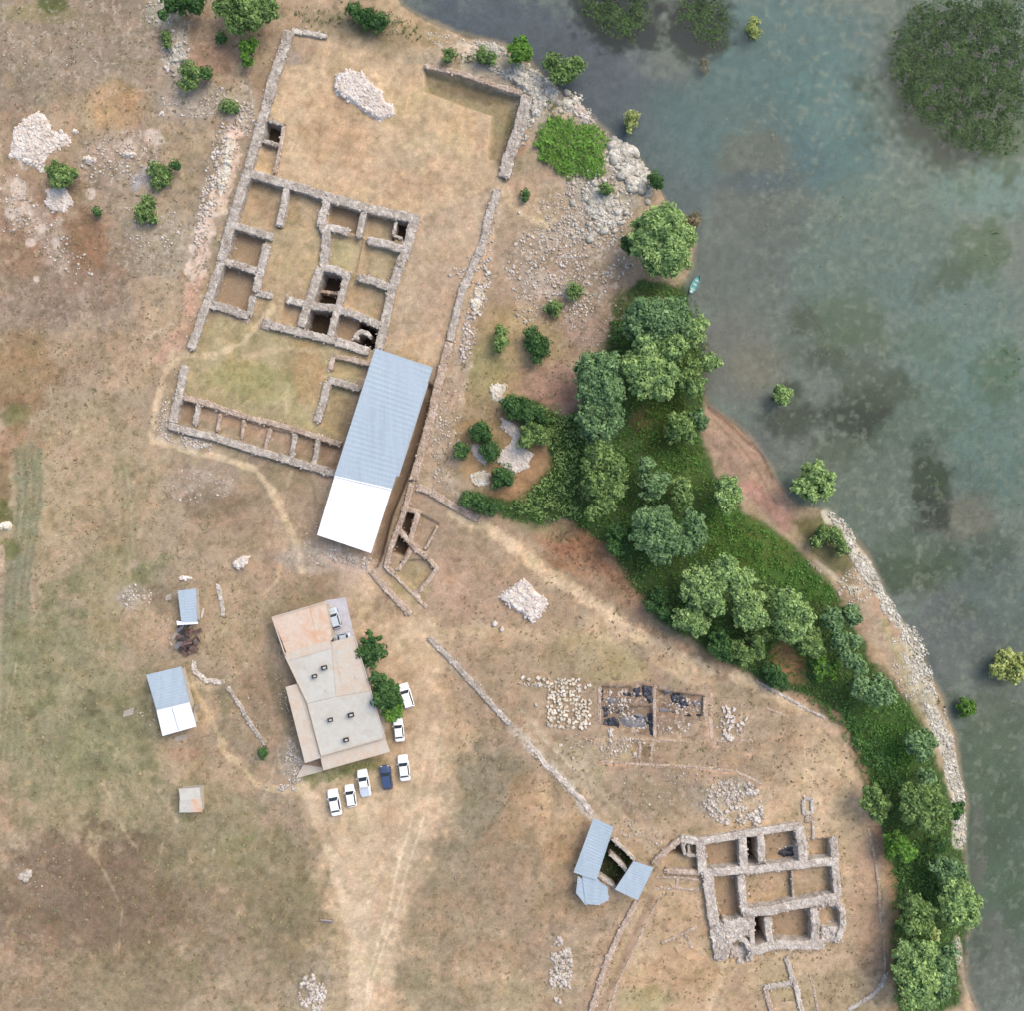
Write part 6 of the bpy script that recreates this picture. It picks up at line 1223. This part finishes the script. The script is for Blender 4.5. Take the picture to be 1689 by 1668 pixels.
 ([(876, 550, 12), (882, 565, 16), (890, 580, 13), (886, 592, 9), (898, 568, 10)], 1.8, 'leaf_dark', 'right and larger of the two upright bushes on the grassy slope'),
 ([(949, 480, 13)], 1, 'leaf_mid', 'round cushion bush on the stony slope, upper one'),
 ([(912, 508, 12), (920, 505, 8)], .8, 'leaf_mid', 'flat cushion bush on the stony slope, lower one'),
 ([(868, 320, 8), (866, 328, 6)], .8, 'leaf_dark', 'tiny dark bush at the fork of paths by the wall end'),
 ([(790, 708, 14), (800, 718, 13), (808, 740, 14), (810, 752, 11), (785, 718, 9)], 1.8, 'leaf_dark', 'long dark bush leaning across the hooked white rock'),
 ([(762, 745, 13)], 1.3, 'leaf_dark', 'round dark bush left of the narrow white rock strip'),
 ([(828, 782, 14), (838, 792, 12), (822, 796, 11)], 1.6, 'leaf_dark', 'round dark bush right of the creamy rounded rock'),
 ([(850, 672, 18), (872, 680, 18), (838, 665, 12), (892, 690, 14)], 1.8, 'leaf_dark', 'wide dark bush right below the small white rock patch'),
 ([(880, 712, 18), (866, 728, 13), (895, 722, 14)], 1.8, 'leaf_mid', 'green bush in front of the thicket beside the hooked rock'),
 ([(772, 825, 13), (795, 832, 14), (815, 838, 12)], 1.8, 'leaf_dark', 'dark bluish bush row at the end of the slanting wall'),
 ([(1188, 1055, 18), (1195, 1075, 14), (1178, 1072, 12)], 3, 'leaf_dark', 'dark bluish crown below the centre of the big lower tree group'),
 ([(1280, 1118, 16), (1272, 1105, 12), (1290, 1128, 10)], 2.2, 'leaf_dark', 'dark bluish bush at the path edge below the brown clearing'),
 ([(1245, 1052, 14), (1260, 1048, 12), (1215, 1070, 14), (1230, 1085, 12), (1250, 1075, 12)], 3, 'leaf_mid', 'green crown between the pale central crown and the dry path'),
 ([(1375, 885, 15), (1355, 880, 12), (1388, 905, 12), (1345, 895, 10)], 1.8, 'leaf_mid', 'olive bush patch between the stone spit and the path'),
 ([(1090, 985, 16), (1075, 1000, 12), (1100, 1010, 13)], 2.5, 'leaf_dark', 'dark bush mass at the left of the big lower tree group'),
]
for T in TREES:
    small = T[1] < 2.6
    tree(T[0], T[1], T[2], T[3], name='shrub' if small else 'broadleaf_tree', cat='shrub' if small else 'tree', leaf=.2 if small else .26, dens=13 if small else 9.5)

# ---- ground cover
def cover(name, polys, dens, size, mat, label, cat, hmax=.6, jit=.5, water=False, keepn=-.3, clump=True):
    Ps = []
    for pts in polys:
        xs = [p[0] for p in pts]; ys = [p[1] for p in pts]; A = (max(xs) - min(xs)) * (max(ys) - min(ys)) * M * M; n = int(A * dens)
        X = rng.uniform(min(xs), max(xs), n); Y = rng.uniform(min(ys), max(ys), n); d = sdist(X, Y, pts) + 9 * fbm(X, Y, 22, 3, 12) + 7 * fbm(X, Y, 7, 2, 14); k = (d > 0) & (fbm(X, Y, 12, 3, 15) > keepn) & (rng.uniform(0, 1, n) < np.clip(d / (26 if water else 9), 0, 1) ** 1.1); X = X[k]; Y = Y[k]; d = d[k]
        hump = (.5 + .5 * fbm(X, Y, 16, 3, 19)) * np.clip(d / 10, .15, 1)
        z = np.full(len(X), WATER_Z) + .02 + hump * hmax * rng.uniform(0, 1, len(X)) if water else gz((X - 844.5) * M, (834 - Y) * M) + .04 + hump * hmax * rng.uniform(.5, 1, len(X))
        kk = (H - z) / H; Ps.append(np.stack([(X - 844.5) * M * kk, (834 - Y) * M * kk, z], 1))
    P = np.concatenate(Ps); nrm = np.tile([0, 0, 1.0], (len(P), 1)); V, F_ = leaves(P, nrm, size, jit)
    tt = np.clip(.45 + .5 * fbm(P[:, 0], P[:, 1], 1.2, 3, 23) + rng.normal(0, .15, len(P)), 0, 1)
    return tag(mobj(name, V, F_, MAT[mat], None, tt), label, cat, kind='stuff')
cover('undergrowth', [GREEN], 9, .2, 'grass', 'dark green undergrowth of brambles and weeds below the lakeside trees', 'undergrowth', .9, .7)
cover('undergrowth', [[(850, 690), (905, 660), (960, 690), (960, 860), (900, 865), (830, 845), (860, 810), (910, 770), (905, 720)]], 14, .24, 'leaf_mid', 'dense green thicket left of the tall olive crown', 'undergrowth', 2.0, .6)
cover('undergrowth', [[(1060, 960), (1110, 960), (1110, 1040), (1200, 1075), (1210, 1095), (1100, 1030), (1060, 1000)], [(1330, 1150), (1420, 1160), (1500, 1300), (1440, 1310), (1400, 1230)], [(1480, 1380), (1560, 1380), (1560, 1560), (1470, 1560)]], 12, .24, 'leaf_dark', 'dark green scrub along the left margin of the lower wood', 'undergrowth', 1.4, .6)
cover('tall_grass', [[(1160, 835), (1240, 850), (1330, 915), (1400, 1000), (1340, 995), (1230, 940), (1170, 900)], [(1330, 1130), (1420, 1180), (1500, 1180), (1540, 1260), (1450, 1280), (1400, 1220)], [(1080, 740), (1160, 740), (1170, 790), (1090, 780)], [(1060, 680), (1100, 670), (1110, 730), (1070, 740)]], 10, .2, 'grass', 'bright green grass in the clearings of the lakeside wood', 'grass', .4, .7)
THK = [(885, 205), (905, 190), (940, 192), (975, 205), (1002, 215), (1006, 250), (1000, 285), (965, 300), (920, 288), (890, 270), (878, 240)]
o = cover('bramble_thicket', [THK], 40, .24, 'leaf_bright', 'smooth bright green bramble thicket on the upper shore beside the rubble wall', 'thicket', 1.5, .45, keepn=-2)
cover('water_weeds', [[(1464, 60), (1510, 0), (1600, -12), (1680, -12), (1710, 60), (1700, 170), (1680, 250), (1610, 270), (1550, 235), (1490, 190), (1458, 120)]], 46, .2, 'weed', 'large round bed of dark green water weeds at the upper right', 'water weeds', .12, .5, True, -.32)
cover('water_weeds', [[(945, -30), (1085, -30), (1080, 34), (1046, 76), (1000, 64), (952, 36)], [(1112, 0), (1140, -25), (1190, -20), (1212, 20), (1196, 88), (1146, 72), (1110, 40)]], 44, .2, 'weed', 'two dark water weed beds at the top edge of the lake', 'water weeds', .1, .5, True, -.3)
cover('water_weeds', [[(1620, 360), (1670, 370), (1668, 440), (1620, 450), (1600, 400)], [(1640, 180), (1700, 170), (1700, 260), (1640, 250)], [(1555, 430), (1600, 430), (1600, 470), (1560, 476)], [(1520, 770), (1570, 760), (1572, 830), (1530, 840)], [(1640, 560), (1700, 560), (1700, 660), (1650, 650)], [(1330, 520), (1400, 540), (1420, 600), (1350, 600)]],
      11, .17, 'weed', 'thin patches of green weeds reaching the lake surface on the right', 'water weeds', .08, .5, True, .05)
cover('water_weeds', [[(1200, 380), (1500, 260), (1700, 300), (1700, 1690), (1640, 1690), (1610, 1300), (1540, 1060), (1440, 880), (1320, 780), (1230, 640)]], 1.6, .13, 'leaf_olive', 'fine green specks of weed floating over the right side of the lake', 'water weeds', .03, .4, True, 0.0)
cover('water_weeds', [[(1180, 180), (1300, 150), (1400, 280), (1380, 400), (1200, 380)]], 1.4, .12, 'leaf_dry', 'sparse straw coloured specks floating off the upper shore', 'water weeds', .03, .4, True, 0.0)
cover('dry_grass', [[(0, 0), (460, 0), (410, 280), (300, 600), (240, 760), (0, 760)]], 2.2, .12, 'leaf_dry', 'dry straw-coloured tufts on the upper left hillside', 'grass', .2, .9, keepn=0)
cover('dry_grass', [[(0, 760), (240, 760), (520, 960), (440, 1290), (500, 1300), (590, 1668), (0, 1668)]], 1.8, .12, 'leaf_mid', 'greenish tufts in the lower left meadow', 'grass', .15, .9, keepn=.1)
cover('dry_grass', [[(740, 560), (1000, 400), (1000, 560), (950, 640), (760, 830), (700, 790)], [(700, 840), (1000, 900), (1400, 1230), (1460, 1660), (1000, 1660), (800, 1300)]], 2.0, .11, 'leaf_dry', 'dry tufts on the slopes and field around the dig', 'grass', .15, .9, keepn=.1)
cover('shore_scrub', [[(560, 0), (640, 10), (700, 40), (690, 70), (620, 55), (570, 40)], [(720, 78), (770, 80), (830, 92), (820, 110), (740, 104)], [(470, 10), (560, 10), (570, 45), (500, 44)], [(895, 165), (925, 165), (940, 195), (900, 200)], [(1140, 540), (1175, 560), (1168, 650), (1140, 640)], [(1500, 1070), (1520, 1080), (1560, 1170), (1545, 1170)]], 9, .22, 'leaf_olive', 'olive green scrub along the shoreline and behind the courtyard wall', 'scrub', .8, .7, keepn=-.35)
cover('meadow_tufts', [[(0, 0), (460, 0), (410, 280), (300, 600), (240, 760), (520, 960), (440, 1290), (500, 1300), (590, 1668), (0, 1668)], [(740, 560), (1000, 400), (1000, 560), (950, 640), (760, 830), (700, 790)], [(700, 1000), (1000, 900), (1400, 1230), (1460, 1660), (1000, 1660), (640, 1668), (760, 1300)]], 1.1, .26, 'leaf_tuft', 'low olive brown tufts scattered over the meadows', 'grass', .12, .6, keepn=-.05)
cover('brush', [[(890, 880), (960, 860), (1010, 900), (1060, 970), (1060, 1010), (990, 960), (920, 925)], [(1150, 1060), (1220, 1090), (1300, 1140), (1240, 1120), (1160, 1085)], [(1400, 1240), (1425, 1280), (1450, 1360), (1462, 1470), (1450, 1470), (1430, 1330)]], 7, .2, 'leaf_rust', 'reddish brown dead brush along the field side of the wood', 'brush', .5, .8, keepn=-.1)
cover('grass_strip', [[(498, 1288), (560, 1272), (640, 1248), (640, 1262), (560, 1290), (520, 1300)], [(296, 1343), (332, 1342), (330, 1362), (300, 1364)], [(322, 976), (332, 976), (334, 1030), (326, 1028)], [(294, 960), (324, 960), (322, 972), (294, 974)], [(300, 1088), (318, 1084), (318, 1104), (304, 1104)]], 14, .14, 'leaf_mid', 'green grass fringes around the house and huts', 'grass', .35, .8)
cover('pit_weeds', [[(1010, 1393), (1044, 1422), (1016, 1461), (985, 1442)]], 18, .16, 'leaf_dark', 'dark weeds growing in the open pit between the corrugated roofs', 'weeds', .3, .7)
